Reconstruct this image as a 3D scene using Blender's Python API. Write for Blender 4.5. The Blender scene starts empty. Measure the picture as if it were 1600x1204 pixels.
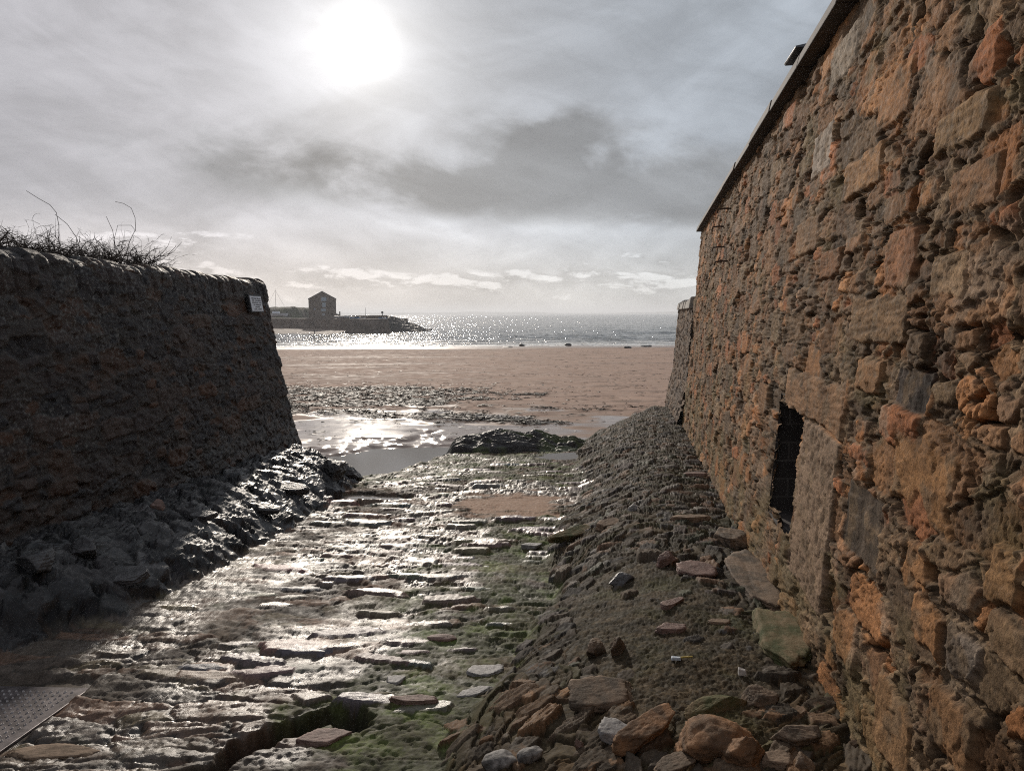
import bpy, math, random
import numpy as np
from mathutils import Vector, Matrix, Euler

# ------------------------------------------------------------------ camera, sky, sun, exposure
scn = bpy.context.scene
COL = scn.collection
PITCH = math.radians(5.6); ROLL = math.radians(0.3); F = 1142.0
cam_d = bpy.data.cameras.new("camera"); cam = bpy.data.objects.new("camera", cam_d); COL.objects.link(cam)
cam_d.sensor_width = 36; cam_d.lens = F / 1600 * 36; cam_d.clip_start = 0.05; cam_d.clip_end = 60000
cam.matrix_world = (Matrix.Rotation(math.pi / 2 - PITCH, 4, 'X') @ Matrix.Rotation(-ROLL, 4, 'Z'))
scn.camera = cam
scn.view_settings.view_transform = 'Standard'; scn.view_settings.look = 'None'
scn.view_settings.exposure = 0.1; scn.view_settings.gamma = 1.0; scn.view_settings.use_curve_mapping = False
scn.cycles.use_denoising = False; scn.cycles.filter_width = 1.1
SUN_AZ, SUN_EL = -11.1, 19.2                      # degrees, azimuth clockwise from +Y
sa, se = math.radians(SUN_AZ), math.radians(SUN_EL)
SUN = Vector((math.sin(sa) * math.cos(se), math.cos(sa) * math.cos(se), math.sin(se)))
sd = bpy.data.lights.new("sun", 'SUN'); so = bpy.data.objects.new("sun", sd); COL.objects.link(so)
sd.energy = 2.6; sd.angle = math.radians(1.4); sd.color = (1.0, 0.90, 0.78)
so.rotation_euler = SUN.to_track_quat('Z', 'Y').to_euler(); so.location = (0, 0, 30)


class NT:
    """small helper to write node maths"""
    def __init__(s, tree): s.t = tree; s.n = tree.nodes; s.l = tree.links
    def add(s, typ, **kw):
        n = s.n.new(typ)
        for k, v in kw.items(): setattr(n, k, v)
        return n
    def put(s, sock, v):
        if hasattr(v, 'is_output') or isinstance(v, bpy.types.NodeSocket): s.l.new(v, sock)
        elif v is not None: sock.default_value = v
    def m(s, op, a, b=None, c=None, clamp=False):
        n = s.add('ShaderNodeMath', operation=op); n.use_clamp = clamp
        s.put(n.inputs[0], a)
        if b is not None: s.put(n.inputs[1], b)
        if c is not None: s.put(n.inputs[2], c)
        return n.outputs[0]
    def rng(s, v, a, b, c=0.0, d=1.0, smooth=True):
        n = s.add('ShaderNodeMapRange'); n.interpolation_type = 'SMOOTHSTEP' if smooth else 'LINEAR'
        s.put(n.inputs[0], v)
        for i, x in enumerate((a, b, c, d)): s.put(n.inputs[i + 1], x)
        return n.outputs[0]
    def xyz(s, x, y, z):
        n = s.add('ShaderNodeCombineXYZ'); s.put(n.inputs[0], x); s.put(n.inputs[1], y); s.put(n.inputs[2], z)
        return n.outputs[0]
    def noise(s, vec, scale, detail=6, rough=0.55, dist=0.0, out=0, dim='3D'):
        n = s.add('ShaderNodeTexNoise'); n.noise_dimensions = dim
        if vec is not None: s.put(n.inputs['Vector'], vec)
        n.inputs['Scale'].default_value = scale; n.inputs['Detail'].default_value = detail
        n.inputs['Roughness'].default_value = rough; n.inputs['Distortion'].default_value = dist
        return n.outputs[out]
    def mix(s, f, a, b, blend='MIX'):
        n = s.add('ShaderNodeMix', data_type='RGBA', blend_type=blend)
        s.put(n.inputs[0], f); s.put(n.inputs[6], a); s.put(n.inputs[7], b)
        return n.outputs[2]


def build_world():
    w = bpy.data.worlds.new("World"); scn.world = w; w.use_nodes = True
    T = NT(w.node_tree); T.n.clear()
    out = T.add('ShaderNodeOutputWorld'); bg = T.add('ShaderNodeBackground'); T.l.new(bg.outputs[0], out.inputs[0])
    bg.inputs[1].default_value = 0.1
    sky = T.add('ShaderNodeTexSky', sky_type='NISHITA'); sky.sun_disc = False
    sky.sun_elevation = se; sky.sun_rotation = sa; sky.dust_density = 2.0; sky.air_density = 1.0
    tc = T.add('ShaderNodeTexCoord'); sp = T.add('ShaderNodeSeparateXYZ'); T.l.new(tc.outputs['Generated'], sp.inputs[0])
    x, y, z = sp.outputs
    az = T.m('MULTIPLY', T.m('ARCTAN2', x, y), 57.2958)
    el = T.m('MULTIPLY', T.m('ARCSINE', z), 57.2958)
    dot = T.add('ShaderNodeVectorMath', operation='DOT_PRODUCT'); T.l.new(tc.outputs['Generated'], dot.inputs[0]); dot.inputs[1].default_value = SUN
    ang = T.m('MULTIPLY', T.m('ARCCOSINE', T.m('MINIMUM', dot.outputs['Value'], 0.999999)), 57.2958)
    def ell(a0, e0, ra, re, rot=0.0):
        c, s_ = math.cos(math.radians(rot)), math.sin(math.radians(rot))
        da = T.m('SUBTRACT', az, a0); de = T.m('SUBTRACT', el, e0)
        p = T.m('DIVIDE', T.m('ADD', T.m('MULTIPLY', da, c), T.m('MULTIPLY', de, s_)), ra)
        q = T.m('DIVIDE', T.m('SUBTRACT', T.m('MULTIPLY', de, c), T.m('MULTIPLY', da, s_)), re)
        return T.m('EXPONENT', T.m('MULTIPLY', T.m('ADD', T.m('MULTIPLY', p, p), T.m('MULTIPLY', q, q)), -1.0))
    # overall veil of high cloud: brightness by elevation
    veil = T.rng(el, 0.0, 14.0, 0.62, 0.42)
    veil = T.m('MULTIPLY', veil, T.rng(el, 14.0, 40.0, 1.0, 0.92))
    back = T.rng(ang, 30.0, 130.0, 1.0, 0.95)
    veil = T.m('MULTIPLY', veil, back)
    # soft large streaks
    v1 = T.xyz(T.m('MULTIPLY', az, 0.045), T.m('MULTIPLY', T.m('ADD', el, T.m('MULTIPLY', az, -0.22)), 0.13), 0.37)
    n1 = T.noise(v1, 1.0, 7, 0.55, 0.6)
    streak = T.rng(n1, 0.32, 0.7, 0.76, 1.14)
    v2 = T.xyz(T.m('MULTIPLY', az, 0.16), T.m('MULTIPLY', T.m('ADD', el, T.m('MULTIPLY', az, 0.25)), 0.42), 4.1)
    n2 = T.noise(v2, 1.0, 8, 0.6, 0.5)
    L = T.m('MULTIPLY', T.m('MULTIPLY', veil, streak), T.rng(n2, 0.3, 0.7, 0.90, 1.10))
    # the dark bank of cloud under the sun
    v3 = T.xyz(T.m('MULTIPLY', az, 0.13), T.m('MULTIPLY', T.m('ADD', el, T.m('MULTIPLY', az, 0.10)), 0.25), 9.3)
    n3 = T.noise(v3, 1.0, 10, 0.56, 0.25)
    dk = T.m('ADD', T.m('MULTIPLY', ell(-13, 10.2, 12, 2.6, -5), 1.15), T.m('MULTIPLY', ell(6.5, 11.0, 10.5, 4.0, -16), 1.0))
    dk = T.m('ADD', dk, T.m('MULTIPLY', ell(2, 12.5, 6, 1.2, 28), .5))
    dk = T.m('ADD', dk, T.m('MULTIPLY', ell(12, 8.8, 8, 2.4, -3), 0.75))
    dk = T.m('ADD', dk, T.m('MULTIPLY', ell(-2, 8.8, 8, 1.6, -8), 0.7))
    dk = T.m('ADD', dk, T.m('MULTIPLY', T.m('MULTIPLY', T.m('SUBTRACT', n3, 0.49), 4.2), T.m('ADD', T.m('MULTIPLY', T.m('MINIMUM', dk, 1.0), .85), .18)))
    dark = T.rng(dk, 0.12, 1.15, 0.0, 1.0)
    # lit ragged underside of that bank
    br = T.m('ADD', ell(-9, 7.2, 9, 0.9, -12), T.m('MULTIPLY', ell(8, 6.4, 12, 0.8, -3), 0.9))
    br = T.m('MULTIPLY', br, T.rng(n3, 0.42, 0.62, 0.25, 1.0))
    # small cumulus near the horizon
    v4 = T.xyz(T.m('MULTIPLY', az, 0.19), T.m('MULTIPLY', el, 0.55), 3.6)
    n4 = T.noise(v4, 1.0, 9, 0.6, 0.25)
    v4b = T.xyz(T.m('MULTIPLY', az, 0.19), T.m('MULTIPLY', T.m('ADD', el, 0.5), 0.55), 3.6)
    n4b = T.noise(v4b, 1.0, 9, 0.6, 0.25)
    belt = T.m('ADD', ell(-6, 2.6, 34, 1.5), T.m('MULTIPLY', ell(-26, 4.6, 7, 1.3, 8), 0.95))
    belt = T.m('ADD', belt, T.m('MULTIPLY', ell(13, 2.8, 7, 1.0), 0.5))
    cu = T.m('ADD', n4, T.m('MULTIPLY', T.m('SUBTRACT', belt, 1.0), 0.28))
    cum = T.rng(cu, 0.41, 0.52)
    edge = T.m('MULTIPLY', cum, T.rng(T.m('SUBTRACT', n4, n4b), -0.01, 0.09))
    L = T.m('MULTIPLY', L, T.m('SUBTRACT', 1.0, T.m('MULTIPLY', dark, 0.44)))
    L = T.m('ADD', L, T.m('MULTIPLY', br, 0.30))
    L = T.m('MULTIPLY', L, T.m('SUBTRACT', 1.0, T.m('MULTIPLY', cum, 0.14)))
    L = T.m('ADD', L, T.m('MULTIPLY', edge, 0.30))
    # sun glow through the veil
    g1 = T.m('MULTIPLY', T.m('EXPONENT', T.m('MULTIPLY', T.m('POWER', T.m('DIVIDE', ang, 1.5), 1.9), -1.0)), 0.9)
    g2 = T.m('MULTIPLY', T.m('EXPONENT', T.m('MULTIPLY', T.m('DIVIDE', ang, 3.3), -1.0)), 0.92)
    g3 = T.m('MULTIPLY', T.m('EXPONENT', T.m('MULTIPLY', T.m('DIVIDE', ang, 18.0), -1.0)), 0.12)
    glow = T.m('ADD', T.m('ADD', g1, g2), g3)
    glow = T.m('MULTIPLY', glow, T.m('SUBTRACT', 1.0, T.m('MULTIPLY', dark, 0.75)))
    # colours: cream at the horizon, cool grey above, a little bluer to the right
    warm = T.mix(T.rng(el, 0.0, 9.0), (1.04, 1.0, 0.93, 1), (0.935, 0.985, 1.055, 1))
    side = T.mix(T.rng(az, -34.0, 22.0), (1.05, 0.985, 0.985, 1), (0.95, 1.0, 1.05, 1))
    tint = T.mix(1.0, warm, side, 'MULTIPLY')
    tint = T.mix(T.m('MULTIPLY', dark, 0.7), tint, (0.96, 1.0, 1.05, 1))
    cl = T.add('ShaderNodeVectorMath', operation='SCALE'); T.l.new(tint, cl.inputs[0]); T.put(cl.inputs['Scale'], T.m('MULTIPLY', L, 10.0))
    gl = T.add('ShaderNodeVectorMath', operation='SCALE'); gl.inputs[0].default_value = (1.0, 0.985, 0.96); T.put(gl.inputs['Scale'], T.m('MULTIPLY', glow, 10.0))
    ad = T.add('ShaderNodeVectorMath', operation='ADD'); T.l.new(cl.outputs[0], ad.inputs[0]); T.l.new(gl.outputs[0], ad.inputs[1])
    fin = T.mix(0.985, sky.outputs[0], ad.outputs[0])
    T.l.new(fin, bg.inputs[0])
build_world()

# ------------------------------------------------------------------ helpers: projection, noise, meshes
_M = np.array(cam.matrix_world.to_3x3())
def ray(px, py):
    d = _M @ np.array([(px - 800) / F, (602 - py) / F, -1.0]); return d
def at(px, py, Y):                                  # the point of the view ray at distance Y
    d = ray(px, py); return Vector(d / d[1] * Y)

_rs = np.random.RandomState(11)
_TAB = _rs.rand(65536)
_GA = _TAB * 2 * np.pi
_GX, _GY = np.cos(_GA).astype(np.float32), np.sin(_GA).astype(np.float32)
def _hi(i, j, s=0): return ((i * 73856093) ^ (j * 19349663) ^ (s * 83492791 + 1013)) & 65535
def H(i, j, s=0): return _TAB[_hi(i, j, s)]
def perlin(x, y, s=0):
    xi = np.floor(x).astype(np.int64); yi = np.floor(y).astype(np.int64)
    fx = x - xi; fy = y - yi
    u = fx * fx * fx * (fx * (fx * 6 - 15) + 10); v = fy * fy * fy * (fy * (fy * 6 - 15) + 10)
    def g(a, b):
        h = _hi(xi + a, yi + b, s); return _GX[h] * (fx - a) + _GY[h] * (fy - b)
    n0 = g(0, 0); n1 = g(1, 0); n2 = g(0, 1); n3 = g(1, 1)
    a = n0 + u * (n1 - n0); b = n2 + u * (n3 - n2)
    return (a + v * (b - a)) * 1.5
def fbm(x, y, s=0, o=5, r=0.5, l=2.03):
    t = 0; a = 1.0; tot = 0
    for k in range(o):
        t = t + a * perlin(x, y, s + k * 7); tot += a; a *= r
        x, y = (x * 0.8 - y * 0.6) * l + 3.1, (x * 0.6 + y * 0.8) * l - 1.7
    return t / tot * 1.6
def ridged(x, y, s=0, o=4, r=0.5):
    t = 0; a = 1.0; tot = 0
    for k in range(o):
        t = t + a * (1 - 2 * np.abs(perlin(x, y, s + k * 7))); tot += a; a *= r
        x, y = (x * 0.8 - y * 0.6) * 2.1 + 3.1, (x * 0.6 + y * 0.8) * 2.1 - 1.7
    return t / tot
def sfbm(x, y, s=0, o=4, r=0.55, l=2.0):            # no rotation between octaves: keeps a grain
    t = 0; a = 1.0; tot = 0
    for k in range(o):
        t = t + a * perlin(x, y, s + k * 5); tot += a; a *= r; x = x * l + 7.3; y = y * l + 2.9
    return t / tot * 1.5
def ss(a, b, x):
    t = np.clip((x - a) / (b - a), 0, 1); return t * t * (3 - 2 * t)
def lerp(a, b, t): return a + (b - a) * t
def cells(U, V, seed=0, p=2.0, jit=0.8, jv=0.6, w=0.25):
    """jittered grid cells: hash id, distance to the border, offset from the cell's centre"""
    shp = U.shape
    F1 = np.full(shp, 9.0); F2 = np.full(shp, 9.0); I = np.zeros(shp, np.int64); J = np.zeros(shp, np.int64)
    OX = np.zeros(shp); OY = np.zeros(shp)
    vi = np.floor(V).astype(np.int64)
    for dv in (-1, 0, 1):
        j = vi + dv; sh = H(j, j * 3 + 1, seed + 5) * 3.0
        us = U + sh; ui = np.floor(us).astype(np.int64)
        for du in (-1, 0, 1):
            i = ui + du
            cx = i + 0.5 + jit * (H(i, j, seed) - 0.5); cy = j + 0.5 + jv * (H(i, j, seed + 1) - 0.5)
            ax = us - cx; ay = V - cy
            d = (np.abs(ax) ** p + np.abs(ay) ** p) ** (1 / p) - w * (H(i, j, seed + 2) - 0.5)
            b = d < F1
            F2 = np.where(b, F1, np.minimum(F2, d)); F1 = np.where(b, d, F1)
            I = np.where(b, i, I); J = np.where(b, j, J); OX = np.where(b, ax, OX); OY = np.where(b, ay, OY)
    return I, J, F2 - F1, OX, OY

def facets(U, V, seed, jit=.9):
    I, J, e, ox, oy = cells(U, V, seed, 2.0, jit, jit, .4)
    return (H(I, J, seed + 1) - .5) * .9 + ox * (H(I, J, seed + 2) - .5) * 2.4 + oy * (H(I, J, seed + 3) - .5) * 2.4, e, H(I, J, seed + 4)

def palette(r, cols):
    """r in 0..1 picks a colour"""
    c = np.array(cols); k = np.clip((r * len(c)).astype(int), 0, len(c) - 1); return c[k]

def grid_mesh(name, P, C, mat, parent=None, keep=None, smooth=True, flip=False):
    """P (R,Cn,3) points, C (R,Cn,4) colour + roughness; keep: faces to keep (R-1,Cn-1)"""
    R_, C_ = P.shape[:2]
    idx = np.arange(R_ * C_).reshape(R_, C_)
    f = np.stack([idx[:-1, :-1], idx[:-1, 1:], idx[1:, 1:], idx[1:, :-1]], -1)
    if flip: f = f[..., ::-1]
    f = f[keep] if keep is not None else f.reshape(-1, 4)
    used = np.unique(f); remap = np.zeros(R_ * C_, np.int64); remap[used] = np.arange(len(used))
    return raw_mesh(name, P.reshape(-1, 3)[used], remap[f], mat, parent, C.reshape(-1, 4)[used], smooth)
def raw_mesh(name, V, Fq, mat, parent=None, C=None, smooth=False):
    me = bpy.data.meshes.new(name); V = np.asarray(V, np.float32); Fq = np.asarray(Fq, np.int32)
    k = Fq.shape[1]
    me.vertices.add(len(V)); me.vertices.foreach_set('co', V.ravel())
    me.loops.add(Fq.size); me.loops.foreach_set('vertex_index', Fq.ravel())
    me.polygons.add(len(Fq)); me.polygons.foreach_set('loop_start', np.arange(0, Fq.size, k, dtype=np.int32))
    me.polygons.foreach_set('loop_total', np.full(len(Fq), k, np.int32))
    me.polygons.foreach_set('use_smooth', np.full(len(Fq), smooth, bool))
    me.update(calc_edges=True)
    if C is not None:
        a = me.color_attributes.new('Col', 'FLOAT_COLOR', 'POINT'); a.data.foreach_set('color', np.asarray(C, np.float32).ravel())
    if mat: me.materials.append(mat)
    o = bpy.data.objects.new(name, me); COL.objects.link(o)
    if parent: o.parent = parent
    return o
def tag(o, label=None, cat=None, group=None, kind=None):
    if label: o['label'] = label
    if cat: o['category'] = cat
    if group: o['group'] = group
    if kind: o['kind'] = kind
    return o
def empty(name, loc=(0, 0, 0), rz=0):
    o = bpy.data.objects.new(name, None); COL.objects.link(o); o.location = loc; o.rotation_euler = (0, 0, rz); o.empty_display_size = .1
    return o

class MB:
    """collects simple solids for one mesh"""
    def __init__(s): s.v = []; s.f = []
    def poly(s, pts, faces):
        b = len(s.v); s.v += [tuple(p) for p in pts]; s.f += [tuple(b + i for i in f) for f in faces]
    def box(s, x0, x1, y0, y1, z0, z1):
        s.poly([(x, y, z) for z in (z0, z1) for y in (y0, y1) for x in (x0, x1)],
               [(0, 2, 3, 1), (4, 5, 7, 6), (0, 1, 5, 4), (2, 6, 7, 3), (0, 4, 6, 2), (1, 3, 7, 5)])
    def prism(s, pts2, axis, a, b):                # extrude a 2-D outline along an axis
        n = len(pts2)
        def q(p, t):
            return (p[0], t, p[1]) if axis == 'y' else ((t, p[0], p[1]) if axis == 'x' else (p[0], p[1], t))
        s.poly([q(p, a) for p in pts2] + [q(p, b) for p in pts2],
               [tuple(range(n)), tuple(range(2 * n - 1, n - 1, -1))] + [(i, (i + 1) % n + 0, (i + 1) % n + n, i + n) for i in range(n)])
    def tube(s, pts, rad, k=5):
        b = len(s.v); n = len(pts)
        for i, p in enumerate(pts):
            p = Vector(p); d = (Vector(pts[min(i + 1, n - 1)]) - Vector(pts[max(i - 1, 0)])).normalized()
            up = Vector((0, 0, 1)) if abs(d.z) < .9 else Vector((1, 0, 0))
            a = d.cross(up).normalized(); c = d.cross(a); r = rad[i] if hasattr(rad, '__len__') else rad
            for j in range(k):
                t = 2 * math.pi * j / k; s.v.append(tuple(p + a * math.cos(t) * r + c * math.sin(t) * r))
        for i in range(n - 1):
            for j in range(k):
                s.f.append((b + i * k + j, b + i * k + (j + 1) % k, b + (i + 1) * k + (j + 1) % k, b + (i + 1) * k + j))
        s.f.append(tuple(b + j for j in range(k))); s.f.append(tuple(b + (n - 1) * k + j for j in range(k - 1, -1, -1)))
    def build(s, name, mat, parent=None, bevel=0, smooth=False):
        me = bpy.data.meshes.new(name); me.from_pydata(s.v, [], s.f); me.materials.append(mat)
        o = bpy.data.objects.new(name, me); COL.objects.link(o)
        if parent: o.parent = parent
        import bmesh
        bm = bmesh.new(); bm.from_mesh(me); bmesh.ops.recalc_face_normals(bm, faces=bm.faces); bm.to_mesh(me); bm.free()
        if bevel:
            m = o.modifiers.new('bevel', 'BEVEL'); m.width = bevel; m.segments = 2; m.limit_method = 'ANGLE'
        if smooth: me.polygons.foreach_set('use_smooth', [True] * len(me.polygons))
        return o

# ------------------------------------------------------------------ materials
def mat_attr(name, scale=60, var=0.35, bump=0.5, bdist=0.004, spec=0.5, speck=0.0, bscale=140, wetspec=False):
    """surface whose colour and roughness come from the mesh, with fine grain added"""
    m = bpy.data.materials.new(name); m.use_nodes = True; T = NT(m.node_tree)
    bs = T.n['Principled BSDF']
    at_ = T.add('ShaderNodeVertexColor', layer_name='Col')
    tc = T.add('ShaderNodeTexCoord'); co = tc.outputs['Object']
    n = T.noise(co, scale, 5, 0.65)
    k = T.rng(n, 0.25, 0.75, 1 - var, 1 + var, False)
    v = T.add('ShaderNodeVectorMath', operation='SCALE'); T.l.new(at_.outputs[0], v.inputs[0]); T.put(v.inputs['Scale'], k)
    colr = v.outputs[0]
    if speck:
        n2 = T.noise(co, 220, 2, 0.5); colr = T.mix(T.rng(n2, 0.68, 0.72, 0, speck), colr, (0.5, 0.48, 0.45, 1))
    T.l.new(colr, bs.inputs['Base Color'])
    nr = T.noise(co, scale * 0.5, 4, 0.6)
    T.l.new(T.m('MULTIPLY', at_.outputs[1], T.rng(nr, 0.3, 0.7, 0.8, 1.2, False)), bs.inputs['Roughness'])
    nb = T.noise(co, bscale, 6, 0.7)
    b = T.add('ShaderNodeBump'); b.inputs['Strength'].default_value = bump; b.inputs['Distance'].default_value = bdist
    T.l.new(nb, b.inputs['Height']); T.l.new(b.outputs[0], bs.inputs['Normal'])
    bs.inputs['Specular IOR Level'].default_value = spec
    if wetspec: T.l.new(T.rng(at_.outputs[1], *wetspec), bs.inputs['Specular IOR Level'])
    return m
def mat_plain(name, c, rough=0.8, var=0.3, scale=12, bump=0.4, bdist=0.01, metal=0.0, c2=None, stretch=(1, 1, 1), spec=0.5):
    m = bpy.data.materials.new(name); m.use_nodes = True; T = NT(m.node_tree)
    bs = T.n['Principled BSDF']; tc = T.add('ShaderNodeTexCoord')
    mp = T.add('ShaderNodeMapping'); mp.inputs['Scale'].default_value = stretch; T.l.new(tc.outputs['Object'], mp.inputs[0])
    n = T.noise(mp.outputs[0], scale, 7, 0.65, 0.3)
    c2 = c2 or tuple(x * (1 - var) for x in c); c1 = tuple(min(1, x * (1 + var)) for x in c)
    T.l.new(T.mix(T.rng(n, 0.35, 0.65, 0, 1), (*c2[:3], 1), (*c1[:3], 1)), bs.inputs['Base Color'])
    bs.inputs['Roughness'].default_value = rough; bs.inputs['Metallic'].default_value = metal
    bs.inputs['Specular IOR Level'].default_value = spec
    nb = T.noise(mp.outputs[0], scale * 3, 8, 0.7)
    b = T.add('ShaderNodeBump'); b.inputs['Strength'].default_value = bump; b.inputs['Distance'].default_value = bdist
    T.l.new(nb, b.inputs['Height']); T.l.new(b.outputs[0], bs.inputs['Normal'])
    return m
M_GROUND = mat_attr('wet_rock_ground', 80, 0.5, 0.65, 0.0045, 0.36, 0.10, 110, (.30, .66, .40, .07))
M_WALL = mat_attr('rubble_masonry', 75, 0.5, 1.0, 0.007, 0.08, 0.0, 75)
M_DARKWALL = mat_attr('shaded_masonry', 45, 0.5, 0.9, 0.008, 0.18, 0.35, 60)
M_SAND = mat_attr('beach_sand', 3.0, 0.10, 0.16, 0.006, 0.28, 0.0, 22, (.15, .5, .24, .05))
M_ROCKD = mat_plain('dark_wet_rock', (0.045, 0.042, 0.042), 0.42, 0.6, 6, 0.9, 0.03)
M_WATER = None

# ------------------------------------------------------------------ the lie of the land (eye at z = 0, sea at z = -5)
SEA = -5.0
def z_slip(y): return -1.6 - 0.07 * y
TOE_L = np.array([(-8, -2.95), (3, -2.98), (4.1, -2.9), (4.5, -2.55), (6.35, -2.28), (7.8, -2.22), (9.6, -2.16), (10.2, -2.3), (10.7, -2.7), (11.2, -3.2), (11.6, -3.9), (30, -4.2)])
TOE_R = np.array([(-8, -0.5), (0, -0.45), (1.5, -0.4), (2.7, -0.32), (3.1, -0.28), (3.9, 0.02), (4.9, 0.31), (5.8, 0.30), (6.84, 0.37), (8.0, 0.66), (9.43, 0.93), (11.5, 1.02), (14, 1.3), (16, 1.7), (30, 3)])
FAR = np.array([(-9, 9.2), (-3.2, 10.3), (-2.3, 10.4), (-1.75, 10.9), (-1.45, 12.2), (-1.1, 13.2), (-.3, 14.1), (1.3, 14.9), (2.1, 16.0), (3.0, 17.2), (3.6, 18.7), (4.4, 19.6), (9, 21)])
def a_wall(z): return 0.918 + 0.08 * z                   # batter of the right-hand wall
MW = 0.1836
def x_rwall(y, z): return a_wall(z) + MW * y
def z_rbase(y): return -1.5 - 0.05 * y
def x_lbase(y): return -3.72 + 0.0455 * y
def z_lbase(y): return -1.26 - 0.064 * y
CRACK = [(-1.36, 2.55), (-1.18, 2.78), (-1.12, 2.95), (-.98, 3.10), (-.80, 3.22), (-.72, 3.12)]

def terrain(X, Y):
    """height, colour(3), roughness and zone of the ground between the walls"""
    wob = 0.10 * fbm(X * 1.3, Y * 1.3, 3, 4)
    tl = np.interp(Y, TOE_L[:, 0], TOE_L[:, 1]) + wob
    tr = np.interp(Y, TOE_R[:, 0], TOE_R[:, 1]) + wob
    zs = z_slip(Y)
    xw = x_rwall(Y, z_rbase(Y)); xl = x_lbase(Y)
    # right bank
    t = np.clip((X - tr) / np.maximum(xw - tr, .3), 0, 1.2)
    top = z_rbase(Y)
    bankR = zs + (top - zs) * (1 - (1 - np.clip(t, 0, 1)) ** 1.9) + 0.10 * np.sin(np.pi * np.clip(t, 0, 1)) * ss(1.5, 5, Y) + 0.05 * ss(0, .08, t) * ss(6, 2, Y)
    # left bank
    s = np.clip((tl - X) / np.maximum(tl - xl, .25), 0, 1.4)
    topl = np.where(Y < 11.2, z_lbase(Y), z_lbase(11.2) - (Y - 11.2) * .9)
    bankL = zs + (topl - zs) * (1 - (1 - np.clip(s, 0, 1)) ** 1.5) + 0.07 * np.sin(np.pi * np.clip(s, 0, 1))
    base = np.where(X > tr, bankR, np.where(X < tl, bankL, zs))
    return base, tl, tr, t, s

def splat(Z, CC, X, Y, base, stones):
    """lay flat-topped angular stones into the height field"""
    ys = Y[:, 0]
    for (x0, y0, rx, ry, ang, h, tx, ty, col, rough, seed) in stones:
        R = max(rx, ry) * 1.25
        i0, i1 = np.searchsorted(ys, y0 - R), np.searchsorted(ys, y0 + R)
        if i1 - i0 < 2: continue
        xr = X[(i0 + i1) // 2]
        j0, j1 = np.searchsorted(xr, x0 - R - .04), np.searchsorted(xr, x0 + R + .04)
        if j1 - j0 < 2: continue
        sl = (slice(i0, i1), slice(j0, j1))
        dx = X[sl] - x0; dy = Y[sl] - y0
        c, s_ = math.cos(ang), math.sin(ang)
        p = (dx * c + dy * s_) / rx; q = (-dx * s_ + dy * c) / ry
        rr = random.Random(seed); d = np.zeros_like(p); n = rr.choice((4, 5, 5, 6, 7)); a0 = rr.random() * 6.28
        for k in range(n):
            a = a0 + 6.2832 * (k + rr.uniform(-.28, .28)) / n; rad = rr.uniform(.68, 1.0)
            d = np.maximum(d, (p * math.cos(a) + q * math.sin(a)) / rad)
        d = d + 0.08 * perlin(dx * 22 + seed, dy * 22, 3)
        ins = np.clip((1 - d) * 7.0, 0, 1)
        ci, cj = np.searchsorted(ys, y0), np.searchsorted(xr, x0)
        zb = base[min(ci, Z.shape[0] - 1), min(cj, Z.shape[1] - 1)]
        gr = 0.30 * h * sfbm(p * 1.2 + seed, q * 6, seed % 97, 3)
        hh = zb + tx * dx + ty * dy - h * 0.9 + h * 1.6 * (ins ** .55) + gr
        # follow the slope of the ground
        hh = hh + (base[sl] - zb) * 0.9
        b = (d < 1.0) & (hh > Z[sl])
        Z[sl] = np.where(b, hh, Z[sl])
        k = np.array([*col, rough])
        CC[sl] = np.where(b[..., None], k[None, None] * np.where(np.arange(4) < 3, 1, 1), CC[sl])

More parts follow.
